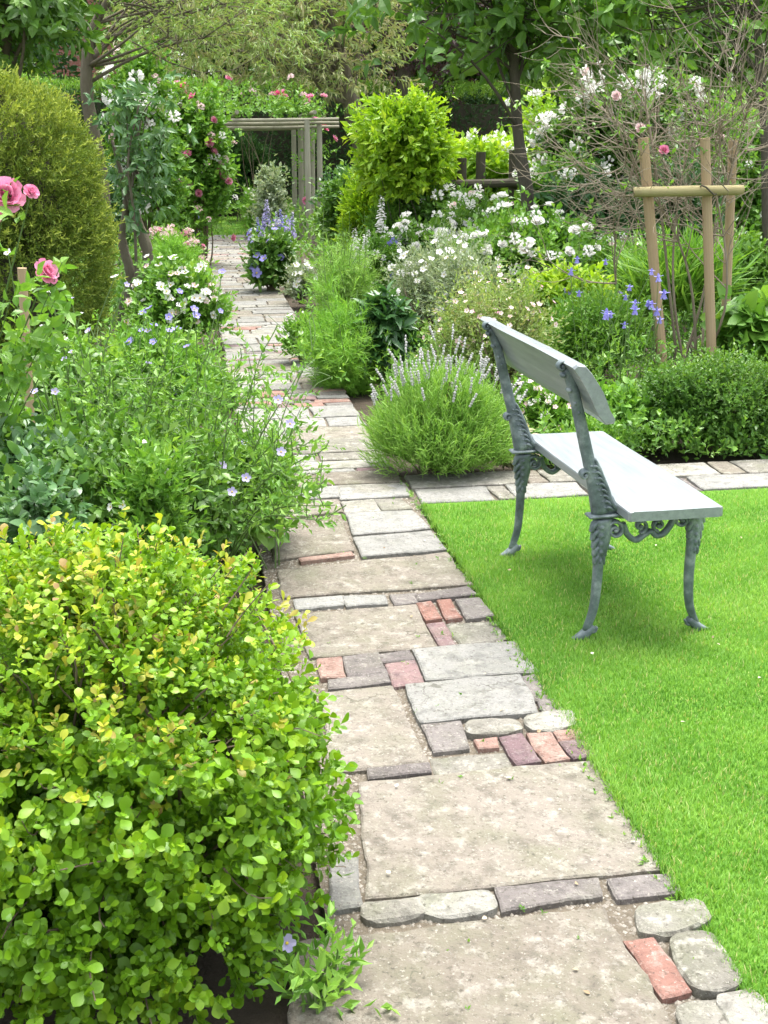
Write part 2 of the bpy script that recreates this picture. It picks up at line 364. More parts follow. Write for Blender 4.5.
def grass(name, n, sfun, hmin, hmax, w, z0):
    mb = MB(); s, t = sfun(n)
    P = RP0[None] + s[:, None] * PU + t[:, None] * PN
    P = np.c_[P, np.full(len(P), z0)]
    a = rng.uniform(0, 2 * PI, len(P)); lean = np.abs(rng.normal(.35, .28, len(P)))
    A = np.stack([np.cos(a) * lean, np.sin(a) * lean, np.ones(len(P))], -1)
    Nn = np.stack([-np.cos(a), -np.sin(a), lean], -1)
    pt = .5 + .36 * (np.sin(P[:, 0] * 3.1 + 1.3 * np.sin(P[:, 1] * 2.3)) * np.sin(P[:, 1] * 2.7 + np.sin(P[:, 0] * 4.1)))
    p2 = np.sin(P[:, 0] * 7.3 + 2 * np.sin(P[:, 1] * 5.1)) * np.sin(P[:, 1] * 8.7 + 1.7 * np.sin(P[:, 0] * 6.3))
    pt = np.clip(pt + .22 * p2, 0, 1.1)
    L = rng.uniform(hmin, hmax, len(P)) * (.7 + .6 * pt)
    r = np.clip(pt * .5 + .16 * p2 + rng.uniform(0, .5, len(P)), 0, .92); r[rng.random(len(P)) < .05 + .05 * (p2 < -.3)] = 1
    leaves(mb, P, A, Nn, L, w * rng.uniform(.7, 1.2, len(P)), TB, r)
    return kind(mb.build(name, M['grass']), 'stuff')
def f_near(n):
    s = CX0 - .03 - rng.uniform(0, 1, n) ** .8 * 3.6; t = -LG - .004 - .006 * np.sin(s * 9) * np.sin(s * 23 + 1) - rng.uniform(0, 1, n) * 2.6
    return s, t
def f_wide(n): return rng.uniform(-5.5, CX0 - .03, n), rng.uniform(-5.8, -2.5, n)
grass('lawn_grass', 330000, f_near, .013, .026, .0026, .004)
grass('lawn_grass_beyond_frame', 50000, f_wide, .015, .03, .005, .004)
def f_edge(n):                        # long tufts leaning over the cut edge
    return CX0 - .03 - rng.uniform(0, 1, n) * 3.8, -LG - .004 + rng.normal(.0, .009, n) + .006 * np.sin(np.arange(n) * 0)
grass('lawn_edge_grass', 7000, f_edge, .015, .04, .0028, -.004)
grass('far_lawn_grass', 40000, lambda n: (rng.uniform(S_END + .1, S_END + 5, n), rng.uniform(-2, 4, n)), .03, .07, .014, 0)

# ------------------------------------------------------------------ paving
pav = MB(); PM = ['york', 'grey', 'slate', 'brick', 'purpleb', 'cobble']
def vnoise(x, y, seed):
    r = np.random.default_rng(seed); o = np.zeros_like(x)
    for k in range(7):
        f = 6 * 1.7 ** k; a = r.uniform(0, 6.3); d = r.uniform(0, 6.3)
        o += np.sin(f * (x * math.cos(a) + y * math.sin(a)) + d) / 1.45 ** k
    return o / 2.5
SEED = [0]
def stone(quad, kind_, top=.006, dome=0.0, rough=.002, wob=.006, rnd=None):
    """one paving stone: four ground corners, worn edges and an uneven face"""
    SEED[0] += 1; q = [np.asarray(p, float)[:2] for p in quad]
    la = max(np.linalg.norm(q[1] - q[0]), np.linalg.norm(q[2] - q[3])); lb = max(np.linalg.norm(q[3] - q[0]), np.linalg.norm(q[2] - q[1]))
    na, nb = int(np.clip(la / .022, 5, 22)), int(np.clip(lb / .022, 5, 22))
    e = .007
    def axis(n, l): return np.concatenate([[0, 0, e * .8 / l], np.linspace(0, 1, n)[1:-1], [1 - e * .8 / l, 1, 1]])
    u, v = np.meshgrid(axis(na, la), axis(nb, lb)); 
    sh = .25 * dome / .02 if dome else 0
    if dome:                                   # round the corners of cobbles
        cu, cv = u * 2 - 1, v * 2 - 1
        k = np.sqrt(1 - .38 * np.minimum(cu ** 2, 1) * np.minimum(cv ** 2, 1)); u, v = (cu * k + 1) / 2, (cv * k + 1) / 2
    P = ((1 - u) * (1 - v))[..., None] * q[0] + (u * (1 - v))[..., None] * q[1] + (u * v)[..., None] * q[2] + ((1 - u) * v)[..., None] * q[3]
    nz = vnoise(P[..., 0] * 3, P[..., 1] * 3, SEED[0]); nz2 = vnoise(P[..., 0] * 3, P[..., 1] * 3, SEED[0] + 500)
    ed = np.minimum(np.minimum(u, 1 - u) * la, np.minimum(v, 1 - v) * lb)
    w = np.exp(-ed / .03)[..., None] * np.stack([nz, nz2], -1) * wob
    if dome: w = w * 1.0 + .014 * np.stack([vnoise(P[..., 0], P[..., 1], SEED[0] + 900), vnoise(P[..., 0], P[..., 1], SEED[0] + 901)], -1)
    P = P + w
    z = top + rough * nz
    if dome: z = z + dome * (1 - np.abs(2 * u - 1) ** 3.5) * (1 - np.abs(2 * v - 1) ** 3.5) + (dome * .5 + .002) * nz2
    z = z - .004 * (ed < e * .5)
    R, C = u.shape
    z[0, :] = z[-1, :] = -.03; z[:, 0] = z[:, -1] = -.03
    V = np.concatenate([P, z[..., None]], -1).reshape(-1, 3)
    idx = np.arange(R * C).reshape(R, C)
    F = np.stack([idx[:-1, :-1], idx[:-1, 1:], idx[1:, 1:], idx[1:, :-1]], -1).reshape(-1, 4)
    pav.add(V, [F], rng.uniform(.15, .85) if rnd is None else rnd, PM.index(kind_))
def S4(kd, *p, **k):
    q = np.array([gp(*a) for a in p]); c = q.mean(0); q = c + (q - c) * (1 + .0075 / np.linalg.norm(q - c, axis=1, keepdims=True) * (2 if kd == 'cobble' else 1))
    stone(list(q), kd, top=k.pop('top', rng.uniform(.004, .012)), **k)
# the stones of the near path, corner by corner (far left, far right, near right, near left)
S4('york', (300, 945), (600, 910), (672, 1030), (290, 1062), rough=.003, wob=.012, rnd=.42)
S4('york', (361, 784), (594, 761), (664, 868), (370, 899), rough=.0025, rnd=.75)
S4('grey', (330, 860), (356, 856), (362, 905), (330, 910), rnd=.2)
S4('cobble', (368, 906), (420, 899), (424, 917), (370, 924), dome=.012)
S4('cobble', (422, 897), (489, 893), (493, 914), (424, 918), dome=.006, rnd=.8)
S4('slate', (498, 889), (594, 881), (599, 898), (504, 913), top=.008, rnd=.7)
S4('slate', (608, 880), (670, 875), (682, 893), (618, 900), top=.008, rnd=.9)
S4('cobble', (636, 910), (694, 903), (708, 931), (640, 939), dome=.016, rnd=.5)
S4('brick', (627, 945), (653, 942), (689, 991), (661, 998), top=.008, rnd=.3)
S4('cobble', (668, 944), (714, 937), (743, 986), (699, 1001), dome=.008, rnd=.1)
S4('cobble', (672, 1006), (716, 998), (735, 1030), (690, 1040), dome=.008, rnd=.4)
S4('cobble', (720, 1000), (756, 994), (790, 1040), (742, 1040), dome=.008, rnd=.7)
S4('slate', (371, 770), (428, 765), (429, 774), (371, 780), rnd=.3)
S4('slate', (423, 726), (460, 723), (467, 749), (434, 753), rnd=.95)
S4('cobble', (466, 726), (514, 722), (520, 736), (473, 740), dome=.006, rnd=.4)
S4('brick', (475, 742), (496, 739), (498, 748), (478, 750), rnd=.8)
S4('purpleb', (501, 740), (522, 736), (539, 762), (517, 766), rnd=.2)
S4('brick', (527, 736), (551, 735), (568, 761), (546, 764), rnd=.9)
S4('brick', (556, 734), (577, 731), (583, 740), (560, 743), rnd=.95)
S4('purpleb', (561, 745), (584, 742), (595, 758), (573, 761), rnd=.1)
S4('cobble', (525, 717), (566, 713), (571, 729), (529, 734), dome=.008, rnd=.8)
S4('cobble', (435, 757), (503, 752), (508, 766), (440, 774), rnd=.2, top=-.004)
S4('grey', (407, 687), (519, 677), (537, 714), (421, 724), rnd=.55)
S4('grey', (414, 651), (514, 643), (537, 673), (427, 681), rnd=.6)
S4('slate', (521, 679), (539, 675), (551, 698), (535, 701), rnd=.8)
S4('slate', (537, 703), (554, 701), (563, 712), (543, 714), rnd=.6)
S4('york', (322, 695), (392, 687), (426, 762), (330, 773), rnd=.8)
S4('slate', (345, 658), (379, 654), (385, 673), (348, 678), rnd=.5)
S4('slate', (330, 682), (387, 676), (389, 685), (330, 691), rnd=.7)
S4('slate', (379, 655), (410, 651), (414, 660), (383, 663), rnd=.4)
S4('purpleb', (386, 666), (415, 662), (423, 683), (396, 686), rnd=.9)
S4('brick', (318, 662), (341, 659), (345, 679), (322, 680), rnd=.9)
S4('york', (296, 616), (415, 606), (435, 648), (312, 658), rnd=.6)
S4('brick', (417, 606), (431, 604), (442, 620), (427, 622), rnd=.3, top=.012)
S4('brick', (437, 603), (451, 602), (462, 619), (447, 621), rnd=.35, top=.012)
S4('slate', (455, 602), (480, 600), (492, 617), (467, 620), rnd=.9)
S4('slate', (416, 597), (468, 588), (476, 596), (420, 602), rnd=.5)
S4('purpleb', (428, 625), (444, 623), (450, 636), (436, 638), rnd=.7)
S4('purpleb', (437, 640), (451, 638), (455, 646), (442, 648), rnd=.5)
S4('cobble', (450, 624), (494, 622), (505, 637), (462, 643), rnd=.2, top=-.002)
S4('grey', (296, 600), (340, 597), (341, 606), (298, 610), rnd=.9)
S4('grey', (343, 597), (384, 596), (387, 604), (348, 607), rnd=.7)
S4('slate', (390, 596), (415, 594), (419, 602), (395, 605), rnd=.9)
S4('york', (278, 571), (446, 553), (471, 585), (284, 597), rnd=.55, rough=.003)
S4('york', (272, 533), (342, 524), (353, 551), (276, 560), rnd=.35)
S4('brick', (300, 560), (350, 554), (354, 557), (302, 563), rnd=.95)
S4('grey', (346, 515), (412, 512), (429, 530), (355, 536), rnd=.75)
S4('grey', (355, 539), (430, 533), (446, 551), (362, 558), rnd=.5)
S4('cobble', (343, 503), (372, 501), (380, 512), (346, 513), rnd=.6)
S4('cobble', (375, 501), (400, 500), (410, 509), (383, 511), rnd=.3)
S4('grey', (340, 489), (402, 485), (409, 496), (341, 500), rnd=.95)
S4('york', (266, 505), (338, 500), (342, 512), (270, 520), rnd=.5)
S4('grey', (262, 492), (336, 488), (338, 498), (264, 503), rnd=.7)
# beyond the crossing: courses of mixed stones
def fq(s0, s1, t0, t1, kd, **k):
    j = lambda: rng.normal(0, .004)
    stone([pp(s1 + j(), t1 + j()), pp(s1 + j(), t0 + j()), pp(s0 + j(), t0 + j()), pp(s0 + j(), t1 + j())], kd, top=k.pop('top', rng.uniform(.002, .010)), **k)
s = .14
while s < S_END - .05:
    d = rng.choice([.07, .11, .16, .24, .32], p=[.14, .2, .24, .26, .16]); d = min(d, S_END - s)
    if d < .05: break
    cuts = [0.0]; 
    while cuts[-1] < PW - .02:
        w = rng.uniform(.10, .26) if d < .13 else rng.uniform(.22, .5)
        c = cuts[-1] + w
        if PW - c < .1: c = PW
        cuts.append(c)
    if s < .55: cuts = [0, .42, PW] if d > .13 else [0, .2, .5, PW]
    for a, b in zip(cuts[:-1], cuts[1:]):
        if d < .13: kd = rng.choice(['slate', 'brick', 'purpleb', 'cobble', 'grey'], p=[.22, .22, .1, .26, .2])
        else: kd = rng.choice(['grey', 'york', 'cobble'], p=[.55, .3, .15])
        fq(s + .006, s + d - .008, a + .007, b - .007, kd)
    s += d
# the crossing path on the right, in three courses
for (c0, c1, kinds) in ((CX0 + .01, CX0 + .25, 'g'), (CX0 + .26, CX1 - .01, 'm')):
    t = -.01; i = 0
    while t > -4.5:
        w = rng.uniform(.34, .6) if i % 3 != 1 else rng.uniform(.09, .14)
        kd = (rng.choice(['brick', 'purpleb', 'slate', 'cobble']) if i % 3 == 1 else rng.choice(['grey', 'grey', 'york'])) if kinds == 'g' else rng.choice(['york', 'cobble', 'grey', 'brick'], p=[.4, .3, .27, .03])
        fq(c0, c1 - .012, t - w, t - .012, kd)
        t -= w; i += 1
kind(pav.build('stone_path', [M[k] for k in PM], smooth=False), 'structure')
# grit and small weeds caught in the joints
gm = MB(); n = 36000
s_, t_ = -rng.uniform(0, 1, n) ** .9 * 3.9 + .2, rng.uniform(.0, PW, n)
P = RP0 + s_[:, None] * PU + t_[:, None] * PN; P = np.c_[P, np.full(n, -.0085)]
sz = .0016 + .0062 * rng.uniform(0, 1, n) ** 2.5
oct_ = np.array([(1, 0, 0), (0, 1, 0), (-1, 0, 0), (0, -1, 0), (0, 0, .7), (0, 0, -.7)])
OF = np.array([(0, 1, 4), (1, 2, 4), (2, 3, 4), (3, 0, 4)])
V = P[:, None] + sz[:, None, None] * (oct_[None] * rng.uniform(.7, 1.2, (n, 6, 1)))
gm.add(V.reshape(-1, 3), [((np.arange(n) * 6)[:, None, None] + OF[None]).reshape(-1, 3)], np.repeat(rng.uniform(0, 1, n), 4))
kind(gm.build('joint_gravel', noisemat('joint_grit', [(.16, .14, .11), (.29, .26, .21), (.44, .41, .36)], 90, .9, 0, rndmix=.7)), 'stuff')
wm = MB(); n = 260
s_, t_ = -rng.uniform(0, 1, n) * 3.8 + .3, np.where(rng.random(n) < .85, rng.uniform(-.015, .02, n), rng.uniform(0, PW, n))
P = np.c_[RP0 + s_[:, None] * PU + t_[:, None] * PN, np.full(n, -.004)]
sprig(wm, P, UP + rng.normal(0, .3, (n, 3)), .012, 6, .012, .005, T4, alpha=1.1)
kind(wm.build('joint_weeds', M['fresh']), 'stuff')

# ------------------------------------------------------------------ flowers
def fl_rose(c):
    mb = MB()
    for lay, (n, tilt, L, W, r0, z) in enumerate([(5, 1.45, .30, .34, .03, .0), (6, 1.2, .40, .46, .06, -.02), (7, .8, .48, .54, .08, -.06), (7, .35, .52, .58, .08, -.1)]):
        a = np.arange(n) * 2 * PI / n + lay * .5 + rng.normal(0, .12, n); R = np.stack([np.cos(a), np.sin(a), 0 * a], -1)
        tl = tilt + rng.normal(0, .1, n)
        A = np.cos(tl)[:, None] * R + np.sin(tl)[:, None] * UP; Nn = -np.sin(tl)[:, None] * R + np.cos(tl)[:, None] * UP
        leaves(mb, R * r0 + UP * z, A, Nn, L, W, TPET, rng.uniform(0, 1, n))
    return mb.mesh('rose_bloom', [M[c], M['yellow'], M['stem']])
def fl_open(c, petals=5, cup=.25, wide=.5):
    mb = MB(); a = np.arange(petals) * 2 * PI / petals; R = np.stack([np.cos(a), np.sin(a), 0 * a], -1)
    A = R + UP * cup; Nn = UP - R * cup
    leaves(mb, R * .04, A, Nn, .46, wide, TPET, rng.uniform(0, 1, petals))
    ball(mb, (0, 0, .06), (.1, .1, .07), n=6, m=4, mat=1)
    return mb.mesh('open_bloom', [M[c], M['yellow'], M['stem']])
def fl_bell(c):
    mb = MB(); a = np.arange(5) * 2 * PI / 5; R = np.stack([np.cos(a), np.sin(a), 0 * a], -1)
    leaves(mb, R * .08, -UP + R * .55, -R - UP * .5, .6, .45, TPET, rng.uniform(0, 1, 5))
    leaves(mb, R * .08, R + UP * .15, UP, .5, .28, TPET, rng.uniform(0, 1, 5))
    tubes(mb, np.stack([R * .08, R * .12 + UP * .2, R * .05 + UP * .4], 1), np.array([[.05, .04, .015]]), 4)
    return mb.mesh('bell_bloom', [M[c], M['yellow'], M['stem']])
def fl_puff(c):
    mb = MB(); n = 26; d = rvec(n); d[:, 2] = np.abs(d[:, 2]) * .8
    leaves(mb, d * .28, nrm(d + rvec(n) * .5), d + rvec(n) * .3, .26, .24, TPET, rng.uniform(0, 1, n))
    return mb.mesh('cluster_bloom', [M[c], M['yellow'], M['stem']])
def fl_spire(c):
    mb = MB(); n = 64; z = np.linspace(0, 1, n) ** .9; a = 2.4 * np.arange(n) + rng.normal(0, .4, n); r = .15 * (1 - z * .7) * rng.uniform(.75, 1.2, n)
    R = np.stack([np.cos(a), np.sin(a), 0 * a], -1)
    leaves(mb, R * .02 + UP * z[:, None], R + UP * -.35 + rng.normal(0, .25, (n, 3)), UP + R * .5, r * 1.2, r * 1.3, TPET, rng.uniform(0, 1, n))
    tube(mb, [(0, 0, -.1), (0, 0, 1)], [.012, .006], 4, 4, mat=2)
    return mb.mesh('spire_bloom', [M[c], M['yellow'], M['stem']])
FL = {}
def fmesh(kindc):
    if kindc not in FL:
        k, c = kindc.split(':'); FL[kindc] = [{'rose': fl_rose, 'open': fl_open, 'bell': fl_bell, 'puff': fl_puff, 'spire': fl_spire}[k](c) for _ in range(2)]
    return FL[kindc][rng.integers(2)]
def flower(root, kindc, loc, direction, size, name='flower'):
    me = fmesh(kindc); o = bpy.data.objects.new(name, me); COL.objects.link(o); o.parent = root
    o.location = np.asarray(loc) - np.array(root.location)
    d = nrm(np.asarray(direction, float))
    o.rotation_euler = (math.acos(max(-1, min(1, d[2]))), 0, math.atan2(d[0], -d[1]))
    o.scale = (size,) * 3
    return o

# ------------------------------------------------------------------ plants
def shell(n, lumps, inner=.6, amp=.12, zlow=-.55, seed=0):
    """points in the outer part of lumpy ellipsoids, with outward directions"""
    lumps = np.asarray(lumps, float); w = lumps[:, 3] * lumps[:, 5] + lumps[:, 3] * lumps[:, 4]; i = rng.choice(len(lumps), n, p=w / w.sum())
    d = rvec(n); bad = d[:, 2] < zlow; d[bad, 2] *= -1
    k = np.random.default_rng(seed + 77).normal(0, 3.2, (5, 3)); ph = np.random.default_rng(seed + 5).uniform(0, 6, 5)
    b = 1 + amp * np.sin(d @ k.T + ph + i[:, None] * 1.7).sum(1) / 2
    r = inner + (1 - inner) * rng.uniform(0, 1, n) ** .6
    P = lumps[i, :3] + d * lumps[i, 3:] * (r * b)[:, None]
    D = nrm(d / lumps[i, 3:] )
    keep = P[:, 2] > .015
    return P[keep], D[keep], r[keep]

ST = dict(   # foliage styles: leaf length, width, outline, leaves per shoot, shoot length, material, spread, up-turn, droop
    rose=(.042, .026, T4, 8, .15, 'mid', .95, .5, .05), roseblue=(.044, .028, TL, 8, .15, 'blue', .95, .55, .05),
    soft=(.05, .024, TS, 8, .14, 'fresh', .9, .5, .1), box=(.019, .011, T4, 9, .07, 'mid', .9, .4, 0),
    feather=(.05, .0032, TB, 18, .13, 'fennel', .9, .2, .0), silver=(.024, .008, T4, 12, .12, 'silver', .8, .3, 0),
    twiggy=(.026, .011, T4, 8, .15, 'mid', .8, .3, 0), willow=(.10, .02, T4, 10, .26, 'olive', .9, .3, .55),
    broad=(.11, .058, TL, 7, .24, 'mid', 1.0, .6, .25), lime=(.085, .042, T4, 8, .2, 'lime', .95, .5, .2),
    needle=(.05, .012, T4, 12, .12, 'lime', .7, .3, 0), fine=(.035, .014, T4, 9, .13, 'fresh', .8, .4, 0),
    hosta=(.2, .15, TL, 5, .1, 'fresh', 1.2, .6, .2), palm=(.11, .034, TL, 7, .03, 'mid', 1.35, .9, .25),
    strap=(.45, .018, TB, 7, .05, 'fresh', .5, .3, .1), far=(.09, .05, T4, 8, .3, 'mid', 1.0, .5, .15), fardark=(.10, .05, T4, 8, .3, 'dark', 1.0, .5, .15))
def bush(name, label, cat, px, top, half, D, style, n, mat=None, group=None, flowers=(), lumps=None, lift=0.0, depth=.85,
         stems=14, stemmat='twig', amp=.16, inner=.5, scale=1.0, upd=.55, extra=4, seed=None, zlow=-.5):
    SEED[0] += 1; sd = SEED[0] if seed is None else seed
    L, W, tpl, k, sl, dm, al, upb, dr = ST[style]; L *= scale; W *= scale; sl *= scale
    if lumps is None:
        c = at(px, top, D); h = c[2]; r = half * D / F_PX * .98
        lo = lift; hz = (h - lo) / 2
        lumps = [(c[0], D, lo + hz * .9, r * .9, r * depth, hz * 1.02)]
        rg = np.random.default_rng(sd)
        for _ in range(extra):
            a = rg.uniform(0, 2 * PI); q = rg.uniform(.35, .6); zz = rg.uniform(.5, 1.25)
            lumps.append((c[0] + math.cos(a) * r * q, D + math.sin(a) * r * depth * q, lo + hz * zz, r * .5, r * .45, hz * rg.uniform(.5, .72)))
    lumps = np.array(lumps, float)
    base = np.array([lumps[0, 0], lumps[0, 1], 0.0])
    root = thing(name, label, cat, base, group)
    P, Dr, r = shell(n, lumps, inner, amp, zlow, sd)
    mb = MB()
    Dn = nrm(Dr + UP * upd + rng.normal(0, .3, Dr.shape))
    patch = .5 + .5 * np.sin(P @ np.array([5.1, 4.3, 6.2]) + sd)
    rs = np.clip(.25 * patch + .75 * rng.uniform(0, 1, len(P)), 0, 1)
    sprig(mb, P - Dn * sl * .6, Dn, sl * np.exp(rng.normal(0, .25, len(P))), k, L, W, tpl, al, upb, rs, droop=dr)
    mb.build('foliage', M[mat or dm], root, len(tpl[0]) > 6)
    if stems:
        j = rng.choice(len(P), min(stems, len(P)), replace=False); sb = MB()
        B = base + np.c_[rng.normal(0, .12, (len(j), 2)) * lumps[0, 3], np.zeros(len(j))]
        rr = .006 + .012 * np.clip(lumps[0, 5], .2, 1.2)
        tubes(sb, curves(B, P[j], 7, .08), rr * np.linspace(1, .3, 7)[None] * rng.uniform(.6, 1.2, (len(j), 1)), 5)
        sb.build('stems', M[stemmat], root)
    for (kc, cnt, size, *opt) in flowers:
        face = Dr @ np.array([0, -.62, .75]); ok = np.where((face > .15) & (r > np.quantile(r, .6)))[0]
        if len(ok) == 0: continue
        ch = rng.choice(ok, min(cnt, len(ok)), replace=False)
        for i in ch:
            d = nrm(Dr[i] + np.array([0, -.35, .55]) + rng.normal(0, .3, 3))
            if kc.startswith('spire'): d = nrm(UP + rng.normal(0, .06, 3))
            if kc.startswith('bell'): d = nrm(UP + rng.normal(0, .35, 3))
            flower(root, kc, P[i] + Dn[i] * sl * .55 + d * size * .1, d, size * rng.uniform(.75, 1.2))
    return root

def clump_tree(name, label, trunk, rad, lumps, clusters, per, style, mat=None, bark='bark', cat='tree', group=None, scale=1.0, limbs=16, csize=.4, lo=.55, flowers=()):
    """trunk traced by points; limbs run out to leaf clumps scattered through the crown"""
    L, W, tpl, k, sl, dm, al, upb, dr = ST[style]; L *= scale; W *= scale; sl *= scale
    T = spline(trunk, 16); root = thing(name, label, cat, (T[0][0], T[0][1], 0), group)
    tb = MB(); tube(tb, trunk, rad, 9, 18, knots=.05)
    tb.build('trunk', M[bark], root, True)
    lumps = np.array(lumps, float)
    P, Dr, r = shell(clusters * 2, lumps, .35, .12, -.9, SEED[0]); P, Dr = P[:clusters], Dr[:clusters]
    lb = MB(); ii = rng.choice(len(P), min(limbs, len(P)), replace=False)
    fr = rng.uniform(lo, 1, len(ii)); B = np.array([T[int(f * 15)] for f in fr])
    r0 = np.interp(fr, np.linspace(0, 1, len(rad)), rad)
    tubes(lb, curves(B, P[ii], 9, .09, .06), (r0 * .36)[:, None] * np.linspace(1, .16, 9)[None], 6)
    mains = curves(B, P[ii], 9, 0.0, .06)
    jj = rng.integers(len(ii), size=len(P)); B2 = mains[jj, rng.integers(4, 8, len(P))]
    tubes(lb, curves(B2, P, 6, .12), .008 * np.linspace(1, .3, 6)[None], 4)
    lb.build('branches', M[bark], root, True)
    cs = np.repeat(np.arange(len(P)), per); Q = P[cs] + rng.normal(0, csize, (len(cs), 3)) * np.array([1, 1, .6])
    Dd = nrm((Q - P[cs]) * 2 + Dr[cs] * .5 + UP * .2 + rng.normal(0, .25, Q.shape))
    mb = MB(); crs = rng.uniform(0, 1, len(P))
    sprig(mb, Q, Dd, sl, k, L, W, tpl, al, upb, np.clip(crs[cs] * .5 + rng.uniform(0, .5, len(cs)), 0, 1), droop=dr)
    mb.build('crown', M[mat or dm], root)
    for (kc, cnt, size) in flowers:
        for i in rng.choice(len(Q), cnt, replace=False):
            flower(root, kc, Q[i] + np.array([0, -.1, .05]), nrm(np.array([0, -.6, .6]) + rng.normal(0, .4, 3)), size * rng.uniform(.7, 1.2))
    return root

def stem_plant(name, label, cat, base, n, h, spread, leafst, kc, size, perstem=1, leafn=30, group=None, mat=None, stemcol='stem', hv=.15, rad=.003, fl=True, basal=.4):
    L, W, tpl, k, sl, dm, al, upb, dr = ST[leafst]
    base = np.array([base[0], base[1], 0.0]); root = thing(name, label, cat, base, group)
    B = base + np.c_[rng.normal(0, spread * .3, (n, 2)), np.zeros(n)]
    Tp = base + np.c_[rng.normal(0, spread, (n, 2)), h * np.exp(rng.normal(0, hv, n))]
    C = curves(B, Tp, 7, .05); sb = MB(); tubes(sb, C, rad * np.linspace(1.3, .6, 7)[None], 5); sb.build('stems', M[stemcol], root)
    mb = MB(); i = rng.integers(n, size=leafn); f = rng.uniform(.05, .85, leafn) ** 1.3
    P = np.array([C[a, int(b * 6)] for a, b in zip(i, f)]) + rng.normal(0, spread * .25, (leafn, 3)) * np.array([1, 1, .3])
    P[:, 2] = np.maximum(P[:, 2], .02)
    sprig(mb, P, UP * .5 + rng.normal(0, .6, P.shape), sl, k, L, W, tpl, al, upb, droop=dr); mb.build('foliage', M[mat or dm], root)
    if fl:
        for c in C:
            for q in range(perstem):
                p = c[-1] if q == 0 else c[rng.integers(4, 7)] + rng.normal(0, .02, 3)
                d = UP + rng.normal(0, .08, 3) if kc.startswith(('spire', 'bell')) else np.array([0, -.5, .7]) + rng.normal(0, .3, 3)
                flower(root, kc, p, d, size * rng.uniform(.8, 1.2))
    return root
def local(mb, name, mat, parent, smooth=False):
    o = bpy.data.objects.new(name, mb.mesh(name, mat, smooth)); COL.objects.link(o); o.parent = parent; return o

# ------------------------------------------------------------------ garden bench
def paint():
    m, N, L = newmat('weathered_grey_paint')
    tc = N.new('ShaderNodeTexCoord')
    def noise(sc, st=None):
        n = N.new('ShaderNodeTexNoise'); n.inputs['Scale'].default_value = sc; n.inputs['Detail'].default_value = 7; n.inputs['Roughness'].default_value = .65
        if st:
            mp = N.new('ShaderNodeMapping'); mp.inputs['Scale'].default_value = st; L.new(tc.outputs['Object'], mp.inputs[0]); L.new(mp.outputs[0], n.inputs['Vector'])
        else: L.new(tc.outputs['Object'], n.inputs['Vector'])
        return n
    return m, N, L, noise
def iron():
    m, N, L, noise = paint(); n = noise(14)
    r = ramp(N, [(.055, .075, .075), (.125, .16, .165), (.30, .34, .34)], [.33, .5, .68]); L.new(n.outputs['Fac'], r.inputs[0])
    p = N.new('ShaderNodeBsdfPrincipled'); p.inputs['Roughness'].default_value = .45; L.new(r.outputs[0], p.inputs['Base Color'])
    b = N.new('ShaderNodeBump'); b.inputs['Strength'].default_value = .35; b.inputs['Distance'].default_value = .004
    n2 = noise(60); L.new(n2.outputs['Fac'], b.inputs['Height']); L.new(b.outputs[0], p.inputs['Normal'])
    o = N.new('ShaderNodeOutputMaterial'); L.new(p.outputs[0], o.inputs[0]); return m
def plank():
    m, N, L, noise = paint(); n = noise(7, (8, .6, 8))
    r = ramp(N, [(.185, .205, .21), (.235, .262, .268), (.285, .312, .315)], [.3, .5, .72]); L.new(n.outputs['Fac'], r.inputs[0])
    n3 = noise(30); mr = N.new('ShaderNodeMapRange'); mr.inputs[1].default_value = .6; mr.inputs[2].default_value = .75; mr.inputs[4].default_value = .5
    L.new(n3.outputs['Fac'], mr.inputs[0]); x = N.new('ShaderNodeMix'); x.data_type = 'RGBA'; L.new(mr.outputs[0], x.inputs[0]); L.new(r.outputs[0], x.inputs[6]); x.inputs[7].default_value = (.2, .23, .22, 1)
    p = N.new('ShaderNodeBsdfPrincipled'); p.inputs['Roughness'].default_value = .3; p.inputs['Specular IOR Level'].default_value = .8; L.new(x.outputs[2], p.inputs['Base Color'])
    b = N.new('ShaderNodeBump'); b.inputs['Strength'].default_value = .25; b.inputs['Distance'].default_value = .004
    n2 = noise(9, (9, .5, 9)); L.new(n2.outputs['Fac'], b.inputs['Height']); L.new(b.outputs[0], p.inputs['Normal'])
    o = N.new('ShaderNodeOutputMaterial'); L.new(p.outputs[0], o.inputs[0]); return m
IRON, PLANK = iron(), plank()

def sweep(mb, xz, wid, y0, th, K=24, sides=10, pw=.75):
    """flat cast member lying in the x-z plane: half widths wid in that plane, half thickness th across it"""
    P = spline(np.c_[np.array(xz)[:, 0], np.full(len(xz), y0), np.array(xz)[:, 1]], K)
    w = np.interp(np.linspace(0, 1, K), np.linspace(0, 1, len(np.atleast_1d(wid))), np.atleast_1d(wid))
    t = np.interp(np.linspace(0, 1, K), np.linspace(0, 1, len(np.atleast_1d(th))), np.atleast_1d(th))
    T = nrm(np.gradient(P, axis=0)); Nn = np.cross(T, np.array([0, 1., 0]))
    a = np.arange(sides) * 2 * PI / sides
    ca, sa = np.sign(np.cos(a)) * np.abs(np.cos(a)) ** pw, np.sign(np.sin(a)) * np.abs(np.sin(a)) ** pw
    X = P[:, None] + ca[None, :, None] * w[:, None, None] * Nn[:, None] + sa[None, :, None] * t[:, None, None] * np.array([0, 1., 0])
    idx = np.arange(K * sides).reshape(K, sides)
    q = np.stack([idx[:-1], np.roll(idx, -1, 1)[:-1], np.roll(idx, -1, 1)[1:], idx[1:]], -1).reshape(-1, 4)
    mb.add(X.reshape(-1, 3), [q, idx[0][::-1][None], idx[-1][None]])
